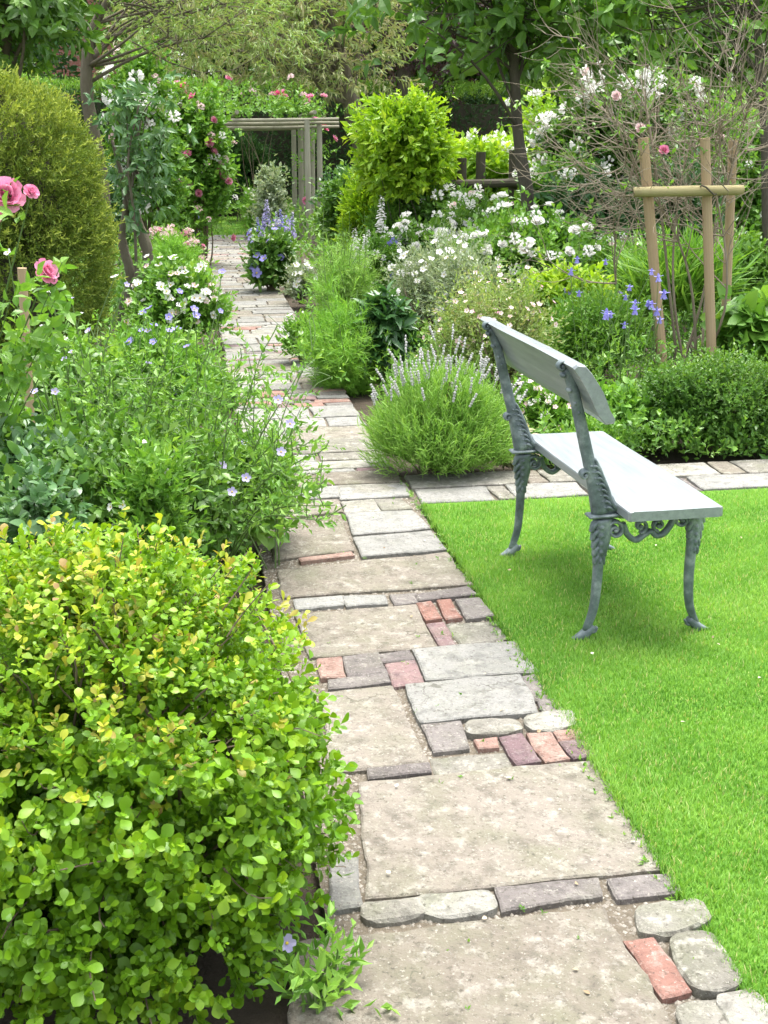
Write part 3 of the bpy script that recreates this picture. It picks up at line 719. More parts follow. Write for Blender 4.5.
def spiral(c, r0, turns, start, sgn=1, n=26):
    t = np.linspace(0, 1, n); a = start + sgn * turns * 2 * PI * t; r = r0 * (1 - .86 * t)
    return np.c_[c[0] + r * np.cos(a), c[1] + r * np.sin(a)]
def volute(mb, c, r0, turns, start, y0, sgn=1, w=.006, th=.014):
    sweep(mb, spiral(c, r0, turns, start, sgn), [w, w * .8], y0, th, 40, 8)
    ball(mb, (c[0], y0, c[1]), (r0 * .28, th * 1.25, r0 * .28))
def acanthus(mb, x, z0, z1, y0, wide, th):
    """drooping cast leaf: lobed tiers with curled tips"""
    for k, f in enumerate(np.linspace(0, 1, 5)):
        z = z0 + (z1 - z0) * f; ww = wide * (1.05 - .55 * f)
        for sx in (-1, 1):
            sweep(mb, [(x + sx * ww * .2, z + .022), (x + sx * ww * .75, z + .008), (x + sx * ww, z - .014), (x + sx * ww * 1.18, z - .012)], [.006, .009, .006, .003], y0, [th * .8, th, th * .7, th * .4], 10, 6, 1)
        ball(mb, (x, y0, z), (ww * .55, th * 1.25, .016))

BO = gp(583, 640); YAW = math.radians(10.925)
bench = thing('garden_bench', 'grey painted cast iron bench with plank seat standing on the lawn beside the path', 'bench', BO)
bench.rotation_euler = (0, 0, YAW)
LY = .864
def leg_foot(y, x, sx):
    mb = MB()
    sweep(mb, [(x + .03 * sx, .05), (x + .0, .022), (x - .022 * sx, .012), (x - .045 * sx, .006)], [.013, .016, .011, .004], y, [.014, .02, .016, .008], 14)
    sweep(mb, [(x + .02 * sx, .03), (x + .035 * sx, .03), (x + .042 * sx, .045)], [.007, .005, .003], y, .011, 8, 8)
    ball(mb, (x, y, .008), (.02, .018, .012)); return mb
for y in (0.0, LY):
    mb = MB()        # rear leg: cabriole curve from the ledge down to the toe
    sweep(mb, [(.045, .425), (.05, .36), (.040, .28), (.037, .2), (.030, .11), (.008, .035)], [.034, .026, .017, .0165, .0145, .012], y, [.021, .020, .017, .016, .015, .013], 30)
    lg = local(mb, 'leg', IRON, bench, True)
    fm = leg_foot(y, .004, 1); local(fm, 'foot', IRON, lg, True)
    om = MB(); acanthus(om, .040, .40, .285, y, .030, .021); volute(om, (.088, .385), .034, 1.6, PI, y, -1, .0065, .02)
    local(om, 'leaf_ornament', IRON, lg, True)
    mb = MB()        # front leg
    sweep(mb, [(.365, .438), (.372, .38), (.364, .28), (.364, .19), (.374, .1), (.402, .03)], [.03, .024, .0165, .016, .014, .012], y, [.02, .019, .017, .016, .015, .013], 30)
    lg = local(mb, 'leg', IRON, bench, True)
    fm = leg_foot(y, .405, -1); local(fm, 'foot', IRON, lg, True)
    om = MB(); acanthus(om, .370, .41, .30, y, .027, .02); volute(om, (.322, .405), .03, 1.5, 0, y, 1, .006, .017)
    local(om, 'leaf_ornament', IRON, lg, True)
    mb = MB()        # scrolled bracket under the seat
    sweep(mb, [(.115, .405), (.135, .365), (.165, .345), (.195, .362), (.215, .372), (.235, .355), (.262, .362), (.285, .392), (.30, .425)], [.011, .010, .010, .009, .009, .009, .010, .010, .009], y, .013, 44)
    volute(mb, (.178, .392), .024, 1.3, -PI / 2, y, 1, .006, .012); volute(mb, (.242, .392), .022, 1.3, -PI / 2, y, -1, .006, .012)
    sweep(mb, [(.10, .432), (.2, .427), (.33, .432)], [.008, .007, .008], y, .016, 12)
    local(mb, 'scroll_bracket', IRON, bench, True)
    mb = MB()        # upright carrying the back
    box(mb, (.055, y, .4375), (.128, .05, .013), 0, b=.005)
    sweep(mb, [(.035, .445), (.012, .54), (-.012, .62), (-.034, .70), (-.055, .78), (-.078, .86), (-.104, .925)], [.030, .026, .021, .0205, .0195, .018, .014], y, [.02, .018, .016, .016, .016, .016, .013], 36)
    sweep(mb, [(.108, .447), (.075, .475), (.05, .53), (.02, .60), (.006, .63)], [.007, .009, .010, .008, .004], y, .017, 22)   # flared brace in front
    sweep(mb, [(.085, .450), (.055, .48), (.03, .54)], [.022, .03, .018], y, .010, 14)
    volute(mb, (-.118, .932), .018, 1.3, 0, y, 1, .006, .015)
    up = local(mb, 'back_support', IRON, bench, True)
    om = MB()
    for k, f in enumerate(np.linspace(0, 1, 8)):
        x, z = .055 - .052 * f, .462 + .14 * f
        sweep(om, [(x - .016, z - .008), (x, z + .006), (x + .014, z - .002), (x + .02, z - .014)], [.004, .007, .006, .003], y, [.014, .024, .022, .014], 10, 6, 1)
        ball(om, (x - .012, y, z + .006), (.008, .0235, .007))
    local(om, 'leaf_ornament', IRON, up, True)
    om = MB(); volute(om, (-.026, .577), .017, 1.2, 0, y, 1, .006, .018); local(om, 'scroll', IRON, up, True)
    for f in (0, .4, .75, 1):
        om = MB(); ball(om, (-.113 + .055 * f, y, .905 - .12 * f), (.009, .0225, .010)); local(om, 'bolt', IRON, up, True)
# back board: slightly S-curved plank with a rolled top edge
prof = [(-.118, .946), (-.106, .956), (-.080, .953), (-.054, .925), (-.032, .893), (-.014, .866), (-.001, .838), (.012, .806), (.030, .778), (.026, .766), (-.002, .764), (-.026, .790), (-.042, .820), (-.056, .850), (-.076, .885), (-.098, .920)]
def board(pr, y0, y1, mat, name, segs=40, b=.006):
    mb = MB(); pr = np.array(pr); k = len(pr); c = pr.mean(0)
    ys = np.concatenate([[y0], [y0 + b], np.linspace(y0 + .03, y1 - .03, segs), [y1 - b], [y1]])
    V = []
    for i, yy in enumerate(ys):
        sc = 1 - (.0 if 0 < i < len(ys) - 1 else .06)
        q = c + (pr - c) * sc if sc < 1 else pr
        V.append(np.c_[q[:, 0] , np.full(k, yy), q[:, 1] + .0012 * math.sin(yy * 7)])
    idx = np.arange(len(ys) * k).reshape(len(ys), k)
    q = np.stack([idx[:-1], idx[1:], np.roll(idx, -1, 1)[1:], np.roll(idx, -1, 1)[:-1]], -1).reshape(-1, 4)
    mb.add(np.vstack(V), [q, idx[0][None], idx[-1][::-1][None]])
    return local(mb, name, mat, bench)
board(prof, -.105, .968, PLANK, 'backrest')
sx0, sx1, sz0, sz1 = .088, .412, .4445, .4795
sp = [(sx0, sz0 + .004), (sx0 + .004, sz0), (.25, sz0), (sx1 - .004, sz0), (sx1, sz0 + .004), (sx1, sz1 - .007), (sx1 - .002, sz1 - .002), (sx1 - .008, sz1), (.25, sz1 - .001), (sx0 + .008, sz1), (sx0 + .002, sz1 - .002), (sx0, sz1 - .007)]
board(sp[::-1], -.112, .965, PLANK, 'seat')

# ------------------------------------------------------------------ near shrubs
c0 = at(105, 515, 2.25)
GX, GD, GH = -.60, 2.27, .86
gl = [(GX, GD, .39, .52, .50, .465), (GX + .05, GD - .06, .30, .48, .46, .40), (GX - .16, GD + .1, .38, .44, .40, .42), (GX + .1, GD + .12, .36, .38, .36, .42), (GX - .1, GD - .1, .2, .46, .46, .34), (GX + .14, GD - .24, .12, .27, .24, .22), (GX - .15, GD - .3, .1, .3, .22, .2)]
root = thing('golden_shrub', 'big rounded golden leaved shrub spilling over the near left edge of the path', 'shrub', (GX, GD, 0))
P, Dr, r = shell(12500, gl, .6, .06, -.9, 3)
hole = np.sin(P @ np.array([13., 9., 11.])) * np.sin(P @ np.array([-8., 14., 10.]) + 2) + .5 * np.sin(P @ np.array([25., -21., 19.])); ok = (hole < .42) | (P[:, 2] > .74); P, Dr, r = P[ok], Dr[ok], r[ok]
mb = MB(); Dn = nrm(Dr + UP * .45 + rng.normal(0, .35, Dr.shape))
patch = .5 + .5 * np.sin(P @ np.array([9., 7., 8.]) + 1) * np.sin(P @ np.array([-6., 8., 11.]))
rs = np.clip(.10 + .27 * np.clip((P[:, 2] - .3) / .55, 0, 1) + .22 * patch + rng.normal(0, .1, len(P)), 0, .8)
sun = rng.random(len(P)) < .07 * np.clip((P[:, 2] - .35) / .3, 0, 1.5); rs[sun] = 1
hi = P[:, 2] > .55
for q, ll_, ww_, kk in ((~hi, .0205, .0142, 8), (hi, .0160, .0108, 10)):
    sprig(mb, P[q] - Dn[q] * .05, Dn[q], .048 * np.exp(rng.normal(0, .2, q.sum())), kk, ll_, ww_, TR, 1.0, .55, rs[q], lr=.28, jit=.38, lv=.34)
q = np.where(P[:, 2] > .48)[0]; q = rng.choice(q, 420, replace=False)      # scorched tips on the top
sprig(mb, P[q] - Dn[q] * .01, Dn[q], .04, 5, .017, .009, TR, .9, .3, np.full(420, .97), lr=.12, jit=.5)
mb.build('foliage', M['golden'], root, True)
sb = MB(); j = rng.choice(len(P), 60, replace=False); B = np.array([GX, GD, 0]) + np.c_[rng.normal(0, .09, (60, 2)), np.zeros(60)]
tubes(sb, curves(B, P[j], 8, .1), .008 * np.linspace(1, .25, 8)[None] * rng.uniform(.6, 1.2, (60, 1)), 5)
j = rng.choice(len(P), 500, replace=False); tubes(sb, curves(P[j] * .75 + np.array([GX, GD, .3]) * .25, P[j] + Dn[j] * .02, 5, .08), .0022 * np.linspace(1, .5, 5)[None], 4)
sb.build('stems', M['twig'], root)
# a little plant with a mauve flower growing through its skirt
stem_plant('creeping_plant', 'low leafy plant with one mauve flower under the golden shrub beside the path', 'plant', gp(312, 1010), 9, .10, .035, 'fine', 'open:lilac', .001, leafn=34, fl=False)
mv = [x for x in bpy.data.objects if x.name == 'creeping_plant'][0]
flower(mv, 'open:lilac', at(287, 943, 1.95), (.1, -.8, .5), .035)

# lavender mound
LB = gp(436, 470); root = thing('lavender_bush', 'rounded grey green lavender bush with pale flower spikes at the corner of the paths', 'shrub', LB)
ll = [(LB[0], LB[1], .19, .30, .29, .235), (LB[0] + .16, LB[1], .13, .2, .24, .17), (LB[0] - .05, LB[1] - .05, .16, .28, .26, .22), (LB[0] + .08, LB[1] + .02, .2, .27, .26, .24)]
P, Dr, r = shell(5200, ll, .5, .17, -.6, 4); Dn = nrm(Dr * np.array([.8, .8, .6]) + UP * .75 + rng.normal(0, .14, Dr.shape))
mb = MB(); sprig(mb, P - Dn * .05, Dn, .11, 13, .036, .0034, TB, .6, .2, lr=.4, jit=.2); mb.build('foliage', M['lav'], root)
sb = MB(); j = rng.choice(len(P), 90, replace=False); tubes(sb, curves(LB + np.c_[rng.normal(0, .04, (90, 2)), np.zeros(90)], P[j], 5, .04), .003, 4); sb.build('stems', M['twig'], root)
sm = MB(); tubes(sm, spline([(0, 0, 0), (.004, 0, .11), (0, 0, .23)], 6)[None], .0022, 4, mat=1)
for z in np.linspace(.165, .24, 6): ball(sm, (rng.normal(0, .001), 0, z), (.0075 - .003 * abs(z - .2) / .04, .0075, .008), n=6, m=4, rnd=rng.uniform(0, 1))
sme = sm.mesh('lavender_spike', [M['lavhead'], M['lav']])
ok = np.where((Dr[:, 2] > .25) & (r > .85))[0]
for i in rng.choice(ok, 100, replace=False):
    o = bpy.data.objects.new('flower_spike', sme); COL.objects.link(o); o.parent = root
    d = nrm(Dr[i] * np.array([.75, .5, .2]) + UP * 1.1 + np.array([.1, .3, 0]) + rng.normal(0, .24, 3))
    o.location = P[i] - LB + Dn[i] * .02; o.rotation_euler = (math.acos(d[2]), 0, math.atan2(d[0], -d[1]) ); o.scale = (1, 1, rng.uniform(.6, 1.05))

# ------------------------------------------------------------------ left border
bush('rose_bush', 'glossy dark green rose bush filling the bed behind the golden shrub', 'shrub', 118, 425, 128, 4.3, 'roseblue', 1250, mat='mid', scale=.74, stems=40, stemmat='stem', extra=9, amp=.36)
bush('border_plant', 'loose bright green plant leaning over the path with pale mauve flowers', 'plant', 228, 452, 62, 4.7, 'soft', 800, flowers=[('open:lilac', 12, .035), ('open:white', 4, .03)], stems=20, stemmat='stem')
bush('rose_bush', 'low rose bush with bluish leaves at the left edge of the photo', 'shrub', 20, 440, 80, 4.4, 'roseblue', 800, scale=1.1, stemmat='stem')
bush('leafy_perennial', 'mid green leafy perennial in front of the clipped dome', 'plant', 70, 352, 80, 6.2, 'soft', 1100, mat='mid', stems=20, stemmat='stem')
bush('campanula_plant', 'soft light green plant with small violet flowers beside the gnarled stems', 'plant', 150, 338, 62, 6.6, 'fine', 1300, flowers=[('open:violet', 11, .05), ('open:lilac', 6, .04)], stems=20, stemmat='stem', scale=1.3)
bush('cottage_plant', 'pale green frothy plant beside the path below the white flowered shrub', 'plant', 200, 385, 36, 7.6, 'fine', 700, mat='litter', scale=1.3, flowers=[('open:white', 8, .035)])
bush('white_flowered_shrub', 'rounded shrub by the path dotted with white and blush flowers', 'shrub', 176, 268, 48, 9.8, 'rose', 1300, mat='fresh', flowers=[('open:white', 60, .065), ('open:blush', 30, .06)], scale=1.1)
bush('feathery_plant', 'fine feathery green plant rising behind the white flowered shrub', 'plant', 172, 240, 22, 11.6, 'feather', 1000, scale=1.3, stemmat='stem')
bush('pink_flower_clump', 'clump of pale pink flowers bordering the far end of the path', 'plant', 176, 236, 26, 14, 'fine', 500, scale=1.6, flowers=[('puff:blush', 26, .12), ('puff:pink', 10, .09)])
bush('delphinium_clump', 'violet flowering clump at the foot of the rose arch', 'plant', 186, 222, 13, 17, 'fine', 300, scale=1.8, flowers=[('spire:violet', 8, .36), ('puff:violet', 16, .12)])
# arching canes over the path
cr = thing('arching_rose', 'young rose with long thin arching canes leaning over the path', 'shrub', (*at(215, 540, 4.25)[:2], 0))
sb = MB(); lb = MB(); b0 = np.array(cr.location)
for px, py, D in ((300, 372, 4.2), (262, 352, 4.3), (285, 430, 4.0), (235, 372, 4.4), (322, 492, 3.7), (335, 505, 3.75), (310, 455, 3.85), (205, 380, 4.4), (318, 520, 3.6), (180, 400, 4.4), (96, 395, 4.5), (140, 372, 4.5)):
    tip = at(px, py, D); c = spline([b0 + rng.normal(0, .03, 3) * (1, 1, 0), b0 * .55 + tip * .45 + UP * .14, tip], 14); tubes(sb, c[None], .0042 * np.linspace(1, .35, 14)[None], 5)
    q = c[4:]; jj = rng.integers(len(q), size=9); d = nrm(rvec(9) + nrm(tip - b0) * .8 + UP * .3)
    e = q[jj] + d * rng.uniform(.05, .16, (9, 1)); tubes(sb, curves(q[jj], e, 4, .08), .0018, 4)
    sprig(lb, q[jj], d, .1, 6, .026, .011, T4, .9, .4, rs=rng.uniform(.4, 1, 9)); sprig(lb, c[6:], nrm(rvec(8) + UP * .2), .05, 4, .03, .015, T4, .9, .5)
sb.build('stems', M['stem'], cr); lb.build('foliage', M['fresh'], cr)
for px, py, D in ((278, 400, 4.1), (290, 424, 4.0), (281, 452, 3.95), (246, 478, 4.0), (232, 492, 4.0)): flower(cr, 'open:lilac', at(px, py, D), (.2, -.7, .5), .035)

# pink rose at the left edge with its stake
pr = thing('pink_rose', 'rose with big pink blooms reaching in at the left edge of the photo', 'shrub', (*at(-30, 470, 4.5)[:2], 0))
b0 = np.array(pr.location); sb = MB(); lb = MB()
for px, py, D, sz, dd in ((6, 196, 4.3, .115, (.3, -.8, .35)), (31, 192, 4.3, .05, (.6, -.6, .5)), (46, 272, 4.4, .085, (.7, -.5, .4)), (-14, 214, 4.3, .1, (.2, -.8, .4))):
    tip = at(px, py, D); c = spline([b0 + rng.normal(0, .05, 3) * (1, 1, 0), b0 * .5 + tip * .5 + np.array([-.05, 0, .05]), tip], 14); tubes(sb, c[None], .005 * np.linspace(1, .5, 14)[None], 6)
    flower(pr, 'rose:pink', tip, dd, sz)
    sprig(lb, c[3:13], nrm(rvec(10) + UP * .3), .12, 6, .052, .032, TL, .9, .6, rs=rng.uniform(.2, .9, 10))
for px, py, D in ((55, 300, 4.4), (62, 262, 4.4), (10, 300, 4.2), (20, 330, 4.3), (48, 330, 4.4), (75, 315, 4.5)):
    tip = at(px, py, D); c = spline([b0 + rng.normal(0, .05, 3) * (1, 1, 0), b0 * .5 + tip * .5 + np.array([-.05, 0, .05]), tip], 14); tubes(sb, c[None], .004 * np.linspace(1, .4, 14)[None], 5)
    sprig(lb, c[3:], nrm(rvec(11) + UP * .3), .12, 7, .05, .028, TL, .9, .6, rs=rng.uniform(.3, 1, 11))
sb.build('stems', M['stem'], pr); lb.build('foliage', M['fresh'], pr)
def post(mb, p, q, r0, r1=None, sides=12, rnd=.5): tube(mb, [p, (np.array(p) + np.array(q)) / 2, q], [r0, r1 or r0], sides, 8, rnd)
mb = MB(); tp = at(22, 268, 5.4); bt = at(26, 405, 5.4); bt[2] = -.05; post(mb, bt, tp, .021, rnd=.8)
k = mb.build('wooden_stake', M['stake']); tag(k, 'short round wooden stake among leaves below the clipped dome', 'stake')

# clipped conifer dome
DC = at(-16, 64, 8.3); DX, DD, DZ = DC[0], 8.3, DC[2]
root = thing('clipped_conifer', 'tall clipped yellow green conifer dome at the left edge', 'topiary', (DX, DD, 0))
lm = [(DX, DD, DZ - .74, .70, .70, .74), (DX, DD, .85, .73, .73, .9)]
P, Dr, r = shell(24000, lm, .80, .05, -.9, 9); ok = np.sin(P @ np.array([9., 7., 8.])) * np.sin(P @ np.array([-6., 8., 11.])) + .5 * np.sin(P @ np.array([17., -15., 13.])) < .62; P, Dr, r = P[ok], Dr[ok], r[ok]; Dn = nrm(Dr + UP * .35 + rng.normal(0, .35, Dr.shape))
mb = MB(); pat = .5 + .5 * np.sin(P @ np.array([5., 3., 9.])) * np.sin(P @ np.array([-4., 6., 5.]))
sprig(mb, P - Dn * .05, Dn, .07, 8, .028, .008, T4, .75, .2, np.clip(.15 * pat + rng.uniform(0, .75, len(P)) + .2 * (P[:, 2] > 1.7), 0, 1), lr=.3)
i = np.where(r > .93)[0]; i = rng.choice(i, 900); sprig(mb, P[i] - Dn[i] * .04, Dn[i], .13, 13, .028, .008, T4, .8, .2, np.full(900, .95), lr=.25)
mb.build('foliage', M['conifer'], root)
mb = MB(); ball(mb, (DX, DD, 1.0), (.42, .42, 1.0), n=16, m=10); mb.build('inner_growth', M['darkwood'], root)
mb = MB(); tube(mb, [(DX, DD, 0), (DX, DD, 1.5)], [.08, .05]); mb.build('trunk', M['bark'], root)

# gnarled small tree with big bluish leaves
gt = thing('gnarled_tree', 'small tree with twisted grey stems and bluish drooping leaves beside the dome', 'tree', (*at(124, 330, 10.6)[:2], 0))
tb = MB()
def px3(D, *p): return [at(a, b, D) for a, b in p]
tube(tb, px3(10.6, (122, 335), (124, 318), (128, 293), (143, 274), (148, 255), (140, 228), (132, 205), (128, 180), (134, 150), (140, 120)), [.06, .058, .055, .052, .05, .045, .038, .03, .025, .018], 9, 40, knots=.08)
tube(tb, px3(10.6, (128, 296), (130, 272), (124, 250), (122, 236), (126, 205), (120, 170), (112, 140)), [.045, .042, .04, .036, .028, .02, .014], 8, 30, knots=.08)
tube(tb, px3(10.3, (134, 330), (136, 270), (134, 215), (128, 160), (140, 100)), [.016, .014, .012, .01, .008], 6, 20)
tb.build('trunk', M['bark'], gt, True)
lb = MB(); cl = px3(10.4, (126, 112), (146, 118), (138, 138), (156, 150), (124, 150), (150, 172), (136, 178), (160, 188), (130, 198), (146, 206), (116, 118), (165, 132), (128, 90), (155, 96))
for q in cl:
    n = 8; P = q + rng.normal(0, .085, (n, 3)); sprig(lb, P, nrm(rvec(n) + np.array([0, -.4, -.1])), .12, 6, .085, .036, TL, 1.0, .8, rs=rng.uniform(0, 1, n), droop=.5)
tubes(tb2 := MB(), curves(np.repeat(np.array(px3(10.6, (134, 170))), len(cl), 0), np.array(cl), 8, .1), .012 * np.linspace(1, .3, 8)[None], 5)
tb2.build('branches', M['bark'], gt); lb.build('crown', M['blue'], gt)

# ------------------------------------------------------------------ right border, near the crossing
stem_plant('fennel_plant', 'tall bright green feathery fennel beside the path', 'plant', (*at(346, 362, 8.15)[:2], 0), 60, .50, .16, 'feather', 'open:white', .01, 1, 3600, fl=False, hv=.22)
stem_plant('fennel_plant', 'paler taller fennel standing behind the bright green one', 'plant', (*at(342, 320, 10.4)[:2], 0), 50, .70, .17, 'feather', 'open:white', .01, 1, 2600, fl=False, hv=.2, mat='lav')
bush('peony_plant', 'dark green peony with glossy divided leaves between fennel and lavender', 'plant', 382, 292, 32, 8.2, 'palm', 420, mat='dark', stems=20, stemmat='stem', zlow=-.3, inner=.4)
bush('edging_plant', 'low green plant with white flowers at the path edge by the fennel', 'plant', 302, 322, 16, 9.0, 'fine', 350, flowers=[('open:white', 10, .05)], scale=1.2)
bush('edging_plant', 'low whitish flowering plant on the right path edge beyond the fennel', 'plant', 300, 268, 14, 12.5, 'fine', 260, mat='silver', flowers=[('open:white', 14, .07)], scale=1.3)
bush('campanula_plant', 'dark green leafy clump jutting into the far path with a few violet flowers', 'plant', 270, 238, 21, 13.6, 'soft', 600, mat='mid', flowers=[('open:violet', 12, .1)], scale=1.3)
bush('delphinium_clump', 'lilac and violet delphiniums beside the posts of the rose arch', 'plant', 272, 226, 20, 16.0, 'fine', 500, scale=1.6, flowers=[('spire:violet', 3, .22), ('spire:lilac', 4, .26), ('puff:lilac', 26, .09), ('puff:violet', 12, .07), ('puff:white', 8, .1)])
bush('variegated_shrub', 'grey green variegated shrub at the right foot of the rose arch', 'shrub', 268, 168, 15, 19.5, 'box', 800, mat='silver', scale=3)
bush('silver_shrub', 'wispy silver grey shrub between the fennel and the white roses', 'shrub', 436, 232, 52, 10.2, 'silver', 1300, stems=24, scale=1.15, amp=.35, extra=8, flowers=[('open:white', 34, .05), ('puff:white', 14, .07)])
bush('white_delphinium', 'white flower spires rising behind the fennel', 'plant', 378, 240, 18, 12.0, 'fine', 350, scale=1.4, flowers=[('spire:white', 5, .32), ('puff:white', 14, .08), ('puff:violet', 7, .08)])
bush('pink_spiraea', 'twiggy bronze green shrub sprinkled with tiny pink flowers behind the bench back', 'shrub', 497, 272, 62, 7.5, 'twiggy', 2000, mat='olive', stems=40, flowers=[('open:blush', 80, .033), ('open:pink', 18, .026)], amp=.3, extra=7)
bush('white_rose_bush', 'broad white rose bush covered in open blooms behind the bronze shrub', 'shrub', 515, 212, 88, 11.0, 'rose', 1900, scale=1.35, mat='fresh', amp=.28, extra=7, flowers=[('rose:white', 46, .09), ('puff:white', 52, .1)])
bush('white_rose_bush', 'smaller white rose bush beside the silver shrub with loose blooms', 'shrub', 420, 222, 40, 12.8, 'rose', 800, scale=1.35, amp=.28, flowers=[('rose:white', 26, .1), ('puff:white', 24, .1)])
bush('leafy_perennial', 'fresh green leafy clump behind the bench between two flowering shrubs', 'plant', 572, 268, 48, 8.8, 'soft', 1100, mat='lime', scale=1.0, stemmat='stem', flowers=[('open:violet', 3, .07)])
bush('feathery_plant', 'yellow green fine leaved mass behind the columbine', 'plant', 600, 300, 52, 8.2, 'fine', 1300, mat='fresh', scale=1.1, stemmat='stem')
stem_plant('columbine', 'violet columbine on thin stems behind the bench end', 'plant', (*at(628, 400, 6.9)[:2], 0), 14, .66, .12, 'fine', 'bell:violet', .046, 1, 90)
stem_plant('columbine', 'columbine with few violet flowers behind the bench back', 'plant', (*at(580, 380, 7.8)[:2], 0), 5, .82, .10, 'fine', 'bell:violet', .05, 1, 60)
bush('box_shrub', 'low spreading small leaved evergreen beside the crossing path under the stakes', 'shrub', 728, 358, 84, 6.42, 'box', 4200, mat='mid', stems=30, amp=.12, depth=.7, scale=1.15)
bush('leafy_perennial', 'low leafy clump with lime tips behind the seat of the bench', 'plant', 632, 405, 36, 6.45, 'soft', 600, stemmat='stem')
bush('pink_cranesbill', 'low plant with small pale pink flowers seen under the bench back', 'plant', 556, 392, 44, 6.5, 'fine', 900, scale=1.2, flowers=[('open:blush', 40, .038), ('puff:white', 12, .05)])
bush('coral_bells', 'low reddish leaved plant beside the lavender at the crossing', 'plant', 510, 442, 18, 6.0, 'soft', 200, mat='pinky', scale=.8)
bush('strap_leaved_plant', 'clump of long arching strap leaves behind the stakes', 'plant', 678, 262, 44, 9.8, 'strap', 240, scale=.85, depth=.7, stems=0, upd=1.6, zlow=0)
bush('big_leaved_plant', 'plant with very large lobed leaves at the right edge behind the stakes', 'plant', 756, 292, 34, 8.3, 'hosta', 240, scale=.62, stemmat='stem', zlow=0, inner=.3)
bush('pink_cranesbill', 'loose green plant with pink flowers between stakes and strap leaves', 'plant', 645, 245, 32, 10.4, 'fine', 600, scale=1.5, flowers=[('open:pink', 9, .05), ('open:white', 12, .06)])
bush('leafy_perennial', 'bright green leafy clump at the right edge beyond the big leaves', 'plant', 740, 240, 46, 11.5, 'soft', 700, scale=1.3)

stem_plant('tall_perennial', 'upright leafy stems standing above the rose bushes left of the path', 'plant', (*at(95, 470, 4.9)[:2], 0), 9, .82, .17, 'soft', 'open:lilac', .03, 1, 130, rad=.004)
stem_plant('tall_perennial', 'thin upright stems with small violet flowers before the gnarled stems', 'plant', (*at(165, 420, 6.0)[:2], 0), 12, .75, .16, 'fine', 'open:violet', .04, 1, 130, rad=.003)
stem_plant('tall_perennial', 'loose leafy stems between the wooden stake and the dome', 'plant', (*at(70, 420, 5.6)[:2], 0), 8, .95, .14, 'soft', 'open:white', .035, 1, 90, rad=.004)
bush('edging_plant', 'low green leafy edging by the corner of the crossing behind the bench seat', 'plant', 592, 432, 30, 6.15, 'fine', 450)
bush('edging_plant', 'tuft of small white flowers at the corner beside the peony', 'plant', 410, 372, 22, 7.4, 'fine', 350, mat='litter', flowers=[('open:white', 9, .03)])

for lab, px, py, D0, tips in (('thin arching stems with tiny leaves rising over the middle of the left border', 130, 500, 4.6, ((60, 345), (100, 330), (130, 350), (170, 345), (205, 360), (235, 400), (80, 380), (150, 390), (185, 420))),
                        ('long whippy rose stems leaning across the left side of the path', 240, 520, 4.5, ((270, 390), (300, 410), (312, 350), (255, 365), (225, 380), (300, 480), (290, 520), (275, 440)))):
    wr = thing('wispy_rose', lab, 'shrub', (*at(px, py, D0)[:2], 0)); b0 = np.array(wr.location); sb = MB(); lb = MB()
    for a, b in tips:
        tip = at(a, b, D0 + rng.normal(-.1, .15)); c = spline([b0 + rng.normal(0, .08, 3) * (1, 1, 0), b0 * .5 + tip * .5 + UP * .1 + rng.normal(0, .04, 3), tip], 16); tubes(sb, c[None], .0036 * np.linspace(1, .35, 16)[None], 5)
        q = c[5:]; jj = rng.integers(len(q), size=14); d = nrm(rvec(14) + nrm(tip - b0) * .7 + UP * .2); e = q[jj] + d * rng.uniform(.05, .18, (14, 1))
        tubes(sb, curves(q[jj], e, 4, .08), .0015, 4); sprig(lb, e, d, .07, 7, .022, .010, T4, .9, .4, rs=rng.uniform(.2, 1, 14)); sprig(lb, c[3:], nrm(rvec(13) + UP * .3), .08, 6, .028, .015, T4, .9, .5)
    sb.build('stems', M['stem'], wr); lb.build('foliage', M['fresh'], wr)

bush('cottage_plant', 'pale grey leaved plant at the left edge behind the golden shrub', 'plant', 35, 470, 46, 3.7, 'soft', 360, mat='blue', scale=.9, stemmat='stem', amp=.3)
bush('cottage_plant', 'light green leafy tuft in the middle of the left border', 'plant', 150, 440, 40, 3.95, 'fine', 420, scale=1.1, stemmat='stem', amp=.35, flowers=[('open:white', 6, .03)])
bush('white_cranesbill', 'drift of small white flowers left of the bronze shrub', 'plant', 470, 256, 36, 9.4, 'fine', 700, mat='silver', scale=1.3, amp=.35, flowers=[('open:white', 46, .05)], stemmat='stem')
bush('white_cranesbill', 'drift of white and blush flowers behind the lime green clump', 'plant', 600, 235, 46, 11.2, 'fine', 900, scale=1.5, amp=.35, flowers=[('puff:white', 36, .07), ('puff:blush', 20, .07)], stemmat='stem')
bush('white_cranesbill', 'drift of white flowers under the low dark fence', 'plant', 480, 205, 44, 13.0, 'fine', 800, scale=1.6, mat='mid', amp=.35, flowers=[('puff:white', 40, .1), ('puff:blush', 10, .09)], stemmat='stem')
